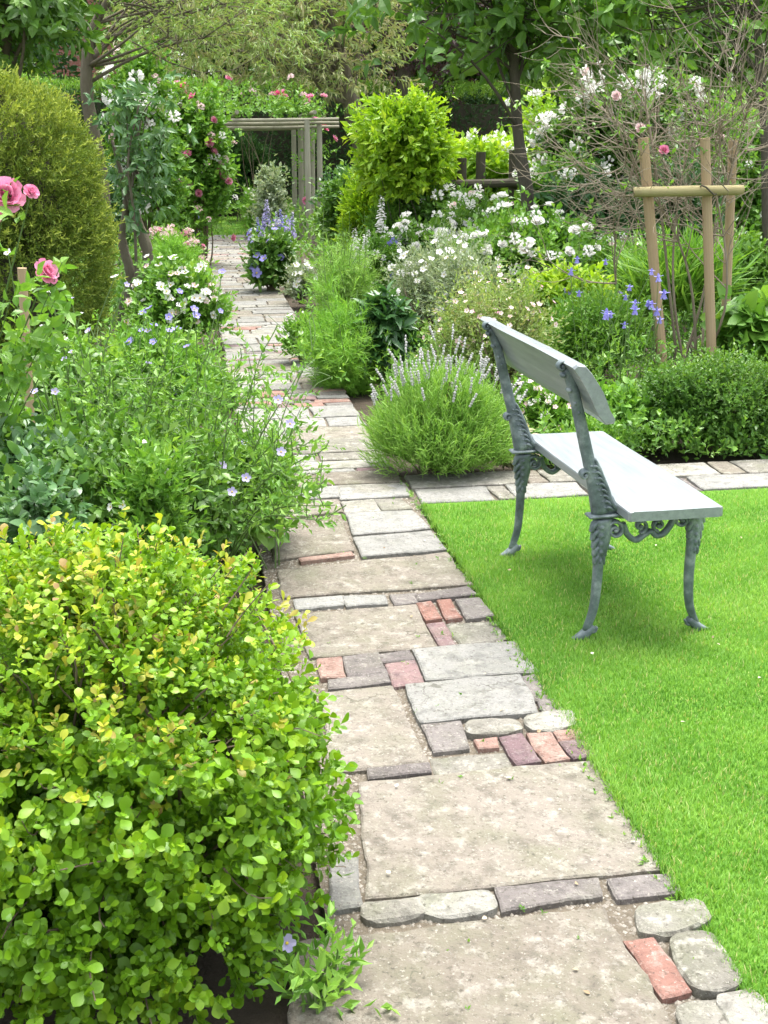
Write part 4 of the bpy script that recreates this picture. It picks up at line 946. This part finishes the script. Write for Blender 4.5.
# ------------------------------------------------------------------ staked bare shrub
sf = thing('tree_stake_frame', 'three wooden stakes joined by a mossy round rail round the bare shrub', 'stake', (*at(690, 380, 8.2)[:2], 0))
for (a, b, D0, r, rn) in (((664, 384), (643, 138), 8.1, .036, .5), ((712, 372), (705, 138), 8.1, .034, .8), ((724, 352), (733, 140), 8.75, .034, .7)):
    mb = MB(); p, q = at(*a, D0), at(*b, D0); p = q + (p - q) * ((q[2] + .05) / (q[2] - p[2])); post(mb, p, q, r, r * .96, rnd=rn); mb.build('stake_post', M['stake'], sf)
mb = MB(); tube(mb, [at(634, 192, 8.02), at(690, 191, 8.02), at(743, 190, 8.04)], [.031, .034, .031], 12, 12, knots=.02); mb.build('rail', M['rail'], sf, True)
mb = MB(); c = at(707, 190, 8.03)
tubes(mb, np.array([[c + np.array([.06 * math.cos(a), .06 * math.sin(a), .03 * math.sin(a * 2)]) for a in np.linspace(0, 2 * PI, 14)]]), .006, 5); mb.build('tie', M['darkwood'], sf)

bs = thing('bare_shrub', 'tangled mostly bare twiggy shrub held between the stakes', 'shrub', (*at(690, 380, 8.35)[:2], 0))
b0 = np.array(bs.location); tb = MB()
lv0 = []
for (px, py) in ((652, 110), (700, 100), (612, 150), (745, 120), (676, 60), (640, 75), (720, 70)):
    tip = at(px, py, 8.35 + rng.normal(0, .2)); s = b0 + rng.normal(0, .06, 3) * (1, 1, 0)
    lv0.append(curves(s[None], tip[None], 14, .1)[0])
lv0 = np.array(lv0); tubes(tb, lv0, .0115 * np.linspace(1, .35, 14)[None], 6)
par = lv0; rad = .0062
for lev, (nch, ln) in enumerate(((80, .62), (320, .42), (900, .28))):
    i = rng.integers(len(par), size=nch); K = par.shape[1]; f = rng.integers(int(K * (.45 if lev == 0 else .25)), K, nch)
    B = par[i, f]; T = nrm(par[i, np.minimum(f + 1, K - 1)] - par[i, f - 1])
    d = nrm(T * .95 + rvec(nch) * .75 + np.array([-.2, 0, -.02]))
    C = curves(B, B + d * ln * rng.uniform(.5, 1.2, (nch, 1)), 8, .075, -.06); tubes(tb, C, rad * np.linspace(1, .35, 8)[None] * rng.uniform(.6, 1.1, (nch, 1)), 4)
    par = C; rad *= .6
tb.build('branches', M['paletwig'], bs)
lb = MB(); i = rng.integers(len(par), size=160); sprig(lb, par[i, -1], rvec(160), .06, 5, .035, .018, T4, .9, .4); lb.build('foliage', M['fresh'], bs)
for px, py in ((664, 150), (616, 96), (640, 128)): flower(bs, 'rose:pink' if px == 664 else 'rose:blush', at(px, py, 8.1), (0, -.8, .4), .06)

# ------------------------------------------------------------------ middle distance, right
bush('golden_leaved_shrub', 'bright lime shrub with a dense rounded head beyond the fennel', 'shrub', 408, 88, 50, 14.2, 'lime', 2300, scale=1.0, lift=1.0, stems=26, stemmat='darkbark', upd=.3, zlow=-.8)
bush('golden_conifer', 'low yellow green conifer below the lime shrub', 'shrub', 368, 172, 26, 15.5, 'needle', 1100, scale=1.7, extra=8, amp=.25)
bush('golden_conifer', 'small feathery lime conifer in front of the lime shrub', 'shrub', 392, 196, 22, 14.2, 'needle', 700, scale=1.4, mat='fresh', extra=6, amp=.25)
bush('pale_green_shrub', 'pale yellow green shrub behind the low dark fence', 'shrub', 490, 138, 48, 17.5, 'lime', 1700, scale=1.3, flowers=[('puff:white', 26, .18)])
bush('mock_orange', 'tall shrub with clusters of white blossom behind the bare shrub', 'shrub', 620, 62, 72, 14.5, 'rose', 2600, mat='mid', scale=1.9, flowers=[('puff:white', 75, .2), ('puff:blush', 12, .14)])
bush('dark_shrub', 'deep green shrub in the shade behind the stakes', 'shrub', 600, 168, 58, 12.2, 'far', 900, mat='dark', scale=.9)
bush('dark_shrub', 'dark shaded shrub behind the bare shrub on the right', 'shrub', 690, 150, 50, 12.6, 'far', 800, mat='dark', scale=.9)
bush('green_shrub', 'sunlit yellow green shrub at the right edge with scattered pale flowers', 'shrub', 735, 100, 66, 14.0, 'rose', 2200, mat='fresh', scale=1.7, flowers=[('puff:white', 16, .12), ('puff:blush', 12, .12)])
bush('evergreen_shrub', 'dark evergreen shrub just right of the rose arch', 'shrub', 346, 165, 18, 18.8, 'far', 600, mat='dark', scale=.9)
bush('green_shrub', 'mid green shrub between the arch and the lime shrub', 'shrub', 352, 178, 30, 17.2, 'rose', 900, scale=1.8, mat='mid')
bush('green_shrub', 'leafy green shrub below the young tree with white flowers', 'shrub', 455, 188, 42, 14.0, 'rose', 1200, scale=1.5, mat='mid', flowers=[('puff:white', 18, .12)])
bush('green_shrub', 'green shrub with white flowers to the right of the young tree', 'shrub', 560, 160, 48, 13.6, 'rose', 1300, scale=1.6, mat='mid', flowers=[('puff:white', 22, .12)])
bush('pale_green_shrub', 'light green shrub far back between young tree and mock orange', 'shrub', 555, 100, 52, 20, 'rose', 1300, scale=2.4, mat='lime', flowers=[('puff:white', 14, .22)])
fn = thing('low_fence', 'low dark wooden fence with posts and one rail behind the flower bed', 'fence', (*at(485, 210, 14.2)[:2], 0))
for px, t_ in ((462, 158), (481, 152), (514, 150)):
    mb = MB(); q = at(px, t_, 14.2); post(mb, (q[0], q[1], -.05), q, .055); mb.build('fence_post', M['darkwood'], fn)
mb = MB(); tube(mb, [at(450, 184, 14.12), at(522, 183, 14.12)], [.05, .05], 10, 6); mb.build('rail', M['darkwood'], fn)

# ------------------------------------------------------------------ rose arch over the far path
PD = 20.4
pg = thing('rose_arch', 'weathered rustic wooden pergola spanning the far end of the path', 'pergola', (*pp(15, .38)[:2], 0))
zt = at(312, 121, PD)[2]; xr, xl = at(313, 121, PD)[0], at(160, 121, PD)[0]
for D0 in (PD, PD + 1.3, PD + 2.6):
    sh = -(D0 - PD) * .16
    for x in (xl, xr):
        for dx in ((-.09, .09) if x == xr or D0 == PD else (0,)):
            mb = MB(); post(mb, (x + sh + dx, D0 + dx, -.05), (x + sh + dx + rng.normal(0, .01), D0 + dx, zt + .02), .048, .043, rnd=rng.random()); mb.build('post', M['oldwood'], pg)
    for dz, dy in ((.03, -.09), (-.025, .0), (-.085, .09)):
        mb = MB(); tube(mb, [(xl + sh - .35, D0 + dy, zt + dz + rng.normal(0, .02)), ((xl + xr) / 2 + sh, D0 + dy, zt + dz - .02), (xr + sh + .42, D0 + dy, zt + dz)], [.023, .026, .023], 8, 10, knots=.04); mb.build('beam', M['oldwood'], pg)
for x in (xl, xr, (xl + xr) / 2):
    mb = MB(); tube(mb, [(x + .05, PD - .3, zt + .13), (x - .4, PD + 2.9, zt + .13)], [.033, .033], 8, 8); mb.build('beam', M['oldwood'], pg)
xm = (xl + xr) / 2
bush('climbing_rose', 'climbing rose with pink blooms sprawling over the top of the arch', 'shrub', 270, 100, 60, PD + .8, 'rose', 380, mat='fresh', scale=1.5,
     amp=.4, lumps=[(xm + .35, PD + .9, zt + .2, 1.2, 1.1, .16), (xm - .6, PD + .6, zt + .28, .7, .8, .3), (xr - .3, PD + .5, zt + .25, .4, .5, .25), (xr - .05, PD + .6, zt - .3, .22, .5, .6), (xr - .1, PD + 1.6, 1.0, .25, .5, .9)], stems=10, flowers=[('rose:rosy', 2, .15), ('rose:pink', 12, .12), ('puff:blush', 12, .11)])
bush('climbing_rose', 'tall climbing rose with pale pink blooms left of the arch', 'shrub', 190, 88, 34, 16.5, 'rose', 2200, mat='fresh', scale=1.7, flowers=[('puff:blush', 26, .1), ('puff:white', 14, .1), ('rose:pink', 24, .095), ('rose:rosy', 1, .16)], amp=.35)
bush('climbing_rose', 'rambling white rose high beside the brick wall', 'shrub', 138, 42, 32, 15.5, 'rose', 2000, mat='fresh', scale=1.7, flowers=[('puff:white', 34, .19), ('puff:blush', 16, .12)], amp=.35)
bush('dark_shrub', 'dark leafy shrub in the shade behind the gnarled tree', 'shrub', 88, 160, 40, 14.6, 'far', 900, mat='dark', scale=.8)

# ------------------------------------------------------------------ trees
def canopy(D, *e): return [(*at(px, py, D + dd), rx, rx * .8, rz) for (px, py, dd, rx, rz) in e]
TRK = lambda D, *p: [np.array([at(p[0][0], p[0][1], D)[0], D, -.1])] + [at(a, b, D) for a, b in p]
clump_tree('young_tree', TXT := 'young tree with straight dark trunk and large green leaves beyond the flower bed', TRK(12.5, (528, 205), (522, 165), (517, 120), (515, 80), (512, 40), (508, -10), (505, -60)),
           [.07, .064, .06, .055, .05, .042, .03, .02], canopy(12.5, (505, 5, 0, .8, .45), (425, 10, -.3, .6, .3), (575, 15, .2, .6, .3), (462, 85, -.5, .2, .12), (505, -40, 0, .9, .3)), 46, 9, 'broad', 'mid', 'darkbark', csize=.22, scale=1.2, limbs=26, lo=.45)
clump_tree('garden_tree', 'broad leaved tree with slim dark trunk at the right edge', TRK(11.5, (768, 300), (766, 200), (764, 120), (760, 50), (755, -20), (750, -80)),
           [.045, .043, .04, .036, .03, .025, .02], canopy(11.5, (735, 10, 0, .5, .4), (665, 0, .4, .6, .3), (600, -15, .8, .6, .3), (720, -50, 0, .9, .3)), 42, 9, 'broad', 'fresh', 'darkbark', csize=.22, scale=1.05, limbs=24, lo=.5)
clump_tree('shade_tree', 'glossy leaved tree filling the top left corner behind the dome', TRK(10.8, (-10, 300), (-5, 160), (5, 60), (10, -40)),
           [.09, .08, .065, .05, .03], canopy(10.8, (15, 5, 0, .4, .4), (40, 25, .1, .16, .2), (-25, 20, 0, .5, .5), (-10, -50, 0, .6, .4)), 46, 11, 'broad', 'mid', csize=.17, scale=.95, limbs=18)
clump_tree('old_tree', 'grey barked tree rising behind the dome with forked bare branches', TRK(13.2, (102, 190), (96, 150), (89, 110), (86, 75), (92, 30), (118, -15), (140, -60)),
           [.085, .08, .075, .07, .06, .05, .04, .03], canopy(13.2, (175, 20, .2, .5, .25), (205, 50, .2, .5, .22), (140, -50, 0, 1.0, .4), (235, 20, .4, .8, .3)), 40, 13, 'willow', 'olive', csize=.25, scale=.75, limbs=20, lo=.5)
clump_tree('willow_leaved_tree', 'bronze tinted willow leaved tree with leaning pale trunk beyond the arch', TRK(23.5, (366, 170), (356, 120), (346, 85), (335, 40), (315, -10), (300, -60)),
           [.2, .19, .18, .16, .12, .1, .06], canopy(23.5, (250, 30, 0, 1.9, .75), (320, 35, -.3, 1.7, .8), (365, 55, -.2, .9, .6), (200, 35, .4, 1.3, .7), (290, -60, 0, 2.8, 1.2), (285, 70, -.6, 1.2, .28)), 95, 18, 'willow', 'pinky', csize=.36, scale=1.35, limbs=30, lo=.45)
clump_tree('purple_tree', 'dark purple leaved tree deep in the background', TRK(27, (402, 150), (404, 80), (402, 30), (400, -30)),
           [.2, .18, .15, .1, .06], canopy(27, (400, 40, 0, 1.2, 1.0), (440, 10, 0, 1.3, .9), (400, -50, 0, 1.8, 1.1)), 60, 22, 'far', 'purple', 'darkbark', csize=.4, scale=1.1)
for i, (px, py, D0, r, lab, st_, mt) in enumerate(((235, 60, 31, 2.6, 'green background tree beside the red brick house', 'far', 'mid'), (330, 70, 34, 3.4, 'dark background tree behind the bronze willow leaved tree', 'fardark', None),
        (470, 60, 33, 3.0, 'dull green background tree behind the young tree', 'far', 'mid'), (560, 50, 36, 3.0, 'background tree behind the mock orange', 'far', 'olive'),
        (640, 50, 30, 3.2, 'leafy background tree above the bare shrub', 'far', 'mid'), (745, 45, 31, 3.4, 'light green background tree at the far right', 'far', 'fresh'), (-45, 60, 30, 2.2, 'dark background tree behind the dome', 'fardark', None))):
    q = at(px, py, D0)
    clump_tree('background_tree', lab, [np.array([q[0], D0, -.1]), np.array([q[0] + .1, D0, 2.]), np.array([q[0], D0, 4.5])], [.25, .2, .12],
               [(q[0], D0, 3.2, r, r * .7, 2.4), (q[0] + 1, D0, 5.2, r * .8, r * .6, 2.2), (q[0] - 1.2, D0 - .4, 4.4, r * .7, r * .6, 1.8)], 90, 26, st_, mt, 'darkbark', csize=.5, scale=1.9, limbs=18)

# ------------------------------------------------------------------ hedges at the back
def hedge(label, x0, x1, D0, dp, h, n, yaw=0.0):
    c = np.array([(x0 + x1) / 2, D0, 0]); root = thing('hedge', label, 'hedge', c)
    core = MB(); box(core, (c[0], c[1], h / 2 - .1), (x1 - x0 - .3, dp - .3, h - .2)); core.build('inner_growth', M['darkwood'], root)
    P = np.c_[rng.uniform(x0, x1, n), rng.uniform(-1, 1, n) * dp / 2, rng.uniform(.05, h, n)]; Dn = np.zeros((n, 3))
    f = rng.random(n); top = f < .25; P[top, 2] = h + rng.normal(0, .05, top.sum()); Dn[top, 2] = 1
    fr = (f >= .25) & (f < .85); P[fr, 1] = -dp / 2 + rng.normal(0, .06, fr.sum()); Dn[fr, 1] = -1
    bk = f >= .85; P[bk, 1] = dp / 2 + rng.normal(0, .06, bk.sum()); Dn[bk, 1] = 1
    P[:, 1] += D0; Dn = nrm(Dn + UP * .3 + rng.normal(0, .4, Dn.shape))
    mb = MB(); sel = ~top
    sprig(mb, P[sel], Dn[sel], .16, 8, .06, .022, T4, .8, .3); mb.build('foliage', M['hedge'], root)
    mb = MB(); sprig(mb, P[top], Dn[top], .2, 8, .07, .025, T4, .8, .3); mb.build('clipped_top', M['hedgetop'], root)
    return root
hz = at(280, 92, 28)[2]
hedge('tall dark clipped hedge closing the garden behind the rose arch', -8.5, 1.2, 28, 1.4, hz, 9000)
hedge('dark clipped hedge running on behind the mock orange', 1.4, 12, 28.4, 1.4, hz * .98, 7000)
hedge('dark side hedge in shadow behind the left border', -13, -4.9, 18.5, 1.2, 2.3, 5000)
bush('dark_conifer', 'dark rounded conifer on the far lawn seen through the arch', 'shrub', 241, 140, 26, 25.5, 'needle', 1200, mat='hedge', scale=2.4)
bush('grass_clump', 'soft green grassy clump where the path meets the far lawn', 'plant', 254, 190, 9, 21.0, 'feather', 500, scale=1.8, stems=0)
bush('dark_conifer', 'dark spreading conifer at the left end of the far lawn', 'shrub', 190, 150, 30, 26, 'needle', 1200, mat='hedge', scale=2.4)
pt = MB(); a = np.linspace(0, 2 * PI, 17)[:-1]
def lathe(mb, c, prof_, sides=16, rnd=.5):
    V = np.array([[c[0] + r * math.cos(t), c[1] + r * math.sin(t), c[2] + z] for r, z in prof_ for t in np.arange(sides) * 2 * PI / sides]); idx = np.arange(len(prof_) * sides).reshape(-1, sides)
    mb.add(V, [np.stack([idx[:-1], np.roll(idx, -1, 1)[:-1], np.roll(idx, -1, 1)[1:], idx[1:]], -1).reshape(-1, 4), idx[-1][None], idx[0][::-1][None]], rnd)
q = pp(S_END - .8, -.12); lathe(pt, q, [(.1, .0), (.15, .22), (.165, .22), (.165, .26), (.14, .26), (.13, .22)])
tag(pt.build('flower_pot', noisemat('terracotta', [(.25, .1, .06), (.36, .16, .1), (.42, .24, .16)], 9)), 'small terracotta pot at the far right end of the path', 'pot')

# ------------------------------------------------------------------ brick houses beyond the garden
def brickmat(name, c1, c2, mortar):
    m, N, L = newmat(name); tc = N.new('ShaderNodeTexCoord'); mp = N.new('ShaderNodeMapping'); mp.inputs['Rotation'].default_value = (PI / 2, 0, 0)
    L.new(tc.outputs['Object'], mp.inputs[0]); b = N.new('ShaderNodeTexBrick'); b.inputs['Scale'].default_value = 4.4; b.inputs['Mortar Size'].default_value = .016
    for k, c in zip(('Color1', 'Color2', 'Mortar'), (c1, c2, mortar)): b.inputs[k].default_value = (*c, 1)
    L.new(mp.outputs[0], b.inputs['Vector']); p = N.new('ShaderNodeBsdfPrincipled'); p.inputs['Roughness'].default_value = .85; L.new(b.outputs['Color'], p.inputs['Base Color'])
    o = N.new('ShaderNodeOutputMaterial'); L.new(p.outputs[0], o.inputs[0]); return m
BR = brickmat('red_brickwork', (.30, .10, .07), (.38, .16, .11), (.34, .29, .25)); BR2 = brickmat('pink_brickwork', (.42, .24, .18), (.48, .3, .23), (.45, .4, .35))
WHT = noisemat('white_frame_paint', [(.6, .6, .58), (.78, .78, .76)], 5, .5, 0); TILE = noisemat('roof_tile', [(.14, .06, .045), (.24, .11, .08), (.3, .17, .13)], 6, .85, .5)
GLS, N_, L_ = newmat('window_glass'); p_ = N_.new('ShaderNodeBsdfPrincipled'); p_.inputs['Base Color'].default_value = (.05, .07, .08, 1); p_.inputs['Roughness'].default_value = .06; L_.new(p_.outputs[0], N_.new('ShaderNodeOutputMaterial').inputs[0])
def house(label, x0, x1, y0, dp, h, mat, wins):
    root = thing('brick_house', label, 'house', ((x0 + x1) / 2, y0 + dp / 2, 0)); xc, yc = (x0 + x1) / 2, y0 + dp / 2
    mb = MB(); box(mb, (xc, yc, h / 2 - .1), (x1 - x0, dp, h + .2)); mb.build('wall', mat, root)
    mb = MB(); a, b, hh = x1 - x0 + .7, dp + .7, dp * .42
    V = np.array([(xc - a / 2, yc - b / 2, h), (xc + a / 2, yc - b / 2, h), (xc + a / 2, yc + b / 2, h), (xc - a / 2, yc + b / 2, h), (xc - a / 2, yc, h + hh), (xc + a / 2, yc, h + hh)])
    mb.add(V, [[(0, 1, 5, 4), (2, 3, 4, 5)], [(1, 2, 5), (3, 0, 4)], [(3, 2, 1, 0)]]); rf = mb.build('roof', TILE, root)
    mb = MB(); box(mb, (xc + a * .3, yc, h + hh), (.7, .7, 1.8)); o = mb.build('chimney', mat, root)
    for (wx, wz, ww, wh) in wins:
        fm = MB(); yy = y0 - .03
        for sx in (-1, 0, 1): box(fm, (wx + sx * ww / 2, yy, wz), (.09 if sx else .05, .1, wh + .09))
        for sz in (-1, 0, 1): box(fm, (wx, yy + .01, wz + sz * wh / 2), (ww, .1, .09 if sz else .05))
        box(fm, (wx, yy - .02, wz - wh / 2 - .1), (ww + .3, .16, .08)); wo = fm.build('window', WHT, root)
        gm_ = MB(); box(gm_, (wx, yy + .02, wz), (ww, .02, wh)); go = gm_.build('pane', GLS, root); go.parent = wo; go.location = -np.array(root.location)
        wo.location = -np.array(root.location); go.location = (0, 0, 0)
house('red brick house glimpsed behind the trees at the top left', -14.5, -7.2, 36, 7, 6.2, BR, [(-11.6, 4.4, 1.1, 1.3), (-13.5, 4.4, 1.0, 1.3), (-9.2, 1.6, 1.1, 1.4)])
house('pale pink brick house glimpsed between the trees at the top right', 2.2, 9.5, 41, 7, 6.2, BR2, [(3.6, 4.2, 1.4, 1.4), (6.2, 4.2, 1.6, 1.5), (8.4, 4.2, 1.2, 1.4), (5.8, 1.4, 1.3, 1.5)])

# ------------------------------------------------------------------ low growth that fills the beds
def fill(name, n, sr, tr, hmax, mat, L, W, sl, keep=None):
    s, t = rng.uniform(*sr, n), rng.uniform(*tr, n); P = np.c_[RP0 + s[:, None] * PU + t[:, None] * PN, np.zeros(n)]
    hm = hmax * (.45 + .55 * np.sin(P[:, 0] * 2.3 + np.sin(P[:, 1] * 1.7) * 2) ** 2)
    P[:, 2] = rng.uniform(0, 1, n) ** 1.5 * hm
    if keep is not None: P = P[keep(s, t, P)]
    mb = MB(); sprig(mb, P, UP + rng.normal(0, .5, P.shape), sl, 7, L, W, T4, .95, .5); return kind(mb.build(name, mat), 'stuff')
fill('path_edge_growth', 3600, (CX1 + .02, CX1 + .7), (-5, -.75), .16, M['litter'], .035, .018, .09)
fill('ground_cover', 4500, (CX1 + .06, 8), (-5, -.14), .3, M['litter'], .045, .022, .12, lambda s, t, P: P[:, 2] < np.abs(t) * .9)
fill('ground_cover_beyond', 5000, (6, 22), (-9, -.15), .6, M['litter'], .07, .035, .2, lambda s, t, P: (P[:, 2] < np.abs(t) * .9) )
fill('left_ground_cover', 6000, (-3.2, 8), (PW + .05, 4.5), .3, M['litter'], .045, .022, .12, lambda s, t, P: P[:, 2] < (t - PW) * .9)
fill('left_ground_cover_beyond', 3500, (6, S_END), (PW + .1, 6), .6, M['litter'], .07, .035, .2, lambda s, t, P: P[:, 2] < (t - PW) * .9)

fb = MB(); n = 70                      # petals and dead leaves dropped on the lawn and the path
s_, t_ = rng.uniform(-3.6, .6, n), rng.uniform(-1.8, PW, n); P = np.c_[RP0 + s_[:, None] * PU + t_[:, None] * PN, np.where(t_ < -.03, .03, .014)]
leaves(fb, P, rvec(n) * (1, 1, .1), UP + rng.normal(0, .3, (n, 3)), rng.uniform(.008, .02, n), rng.uniform(.006, .012, n), TR, rng.uniform(0, 1, n))
kind(fb.build('fallen_petals', leafmat('fallen_petal', [(.2, .12, .05), (.45, .36, .22), (.75, .7, .62)], .6, .2)), 'stuff')

for k_, ph_ in dict(rose_bush='low rose bushes in the left border', leafy_perennial='leafy perennials between the flowering plants', cottage_plant='soft cottage plants in the left border', campanula_plant='campanulas along the path',
        feathery_plant='feathery fine leaved plants', delphinium_clump='blue flowering clumps by the rose arch', fennel_plant='fennels beside the path', edging_plant='small edging plants along the paths', white_rose_bush='white rose bushes in the right border',
        columbine='violet columbines behind the bench', pink_cranesbill='pink flowered cranesbills in the right border', white_cranesbill='drifts of white flowers in the right border', tall_perennial='tall stems in the left border', wispy_rose='wispy arching roses in the left border',
        golden_conifer='yellow green conifers below the lime shrub', pale_green_shrub='pale green shrubs behind the right border', dark_shrub='dark shrubs in the shade', green_shrub='green shrubs behind the right border', climbing_rose='climbing roses round the arch',
        background_tree='trees in the background', hedge='clipped hedges at the back', dark_conifer='dark conifers at the end of the far lawn', brick_house='brick houses beyond the garden').items():
    for o_ in [x for x in bpy.data.objects if x.parent is None and x.name.split('.')[0] == k_]: o_['group'] = ph_

# ------------------------------------------------------------------ light
ELEV, AZ = math.radians(78), math.radians(25)      # sun almost overhead, behind thin cloud
w = bpy.data.worlds.new('World'); SC.world = w; w.use_nodes = True
nt = w.node_tree; nt.nodes.clear(); sky = nt.nodes.new('ShaderNodeTexSky'); sky.sky_type = 'NISHITA'; sky.sun_disc = False
sky.sun_elevation = ELEV; sky.sun_rotation = AZ; sky.air_density = 1.0; sky.dust_density = 4.0; sky.ozone_density = 1.0
bg = nt.nodes.new('ShaderNodeBackground'); bg.inputs[1].default_value = .15
out = nt.nodes.new('ShaderNodeOutputWorld'); hs = nt.nodes.new('ShaderNodeHueSaturation'); hs.inputs['Saturation'].default_value = .35
nt.links.new(sky.outputs[0], hs.inputs['Color']); nt.links.new(hs.outputs[0], bg.inputs[0]); nt.links.new(bg.outputs[0], out.inputs[0])
sd = bpy.data.lights.new('sun', 'SUN'); sd.energy = 1.5; sd.angle = math.radians(30); sd.color = (1, .97, .92)
so = bpy.data.objects.new('sun', sd); COL.objects.link(so)
from mathutils import Vector
dv = Vector((math.sin(AZ) * math.cos(ELEV), math.cos(AZ) * math.cos(ELEV), math.sin(ELEV)))
so.rotation_euler = dv.to_track_quat('Z', 'Y').to_euler()
vs = SC.view_settings; vs.view_transform = 'Standard'; vs.look = 'None'; vs.gamma = 1; vs.use_curve_mapping = False; vs.exposure = 1.8
SC.cycles.max_bounces = 8; SC.cycles.transmission_bounces = 6; SC.cycles.diffuse_bounces = 4
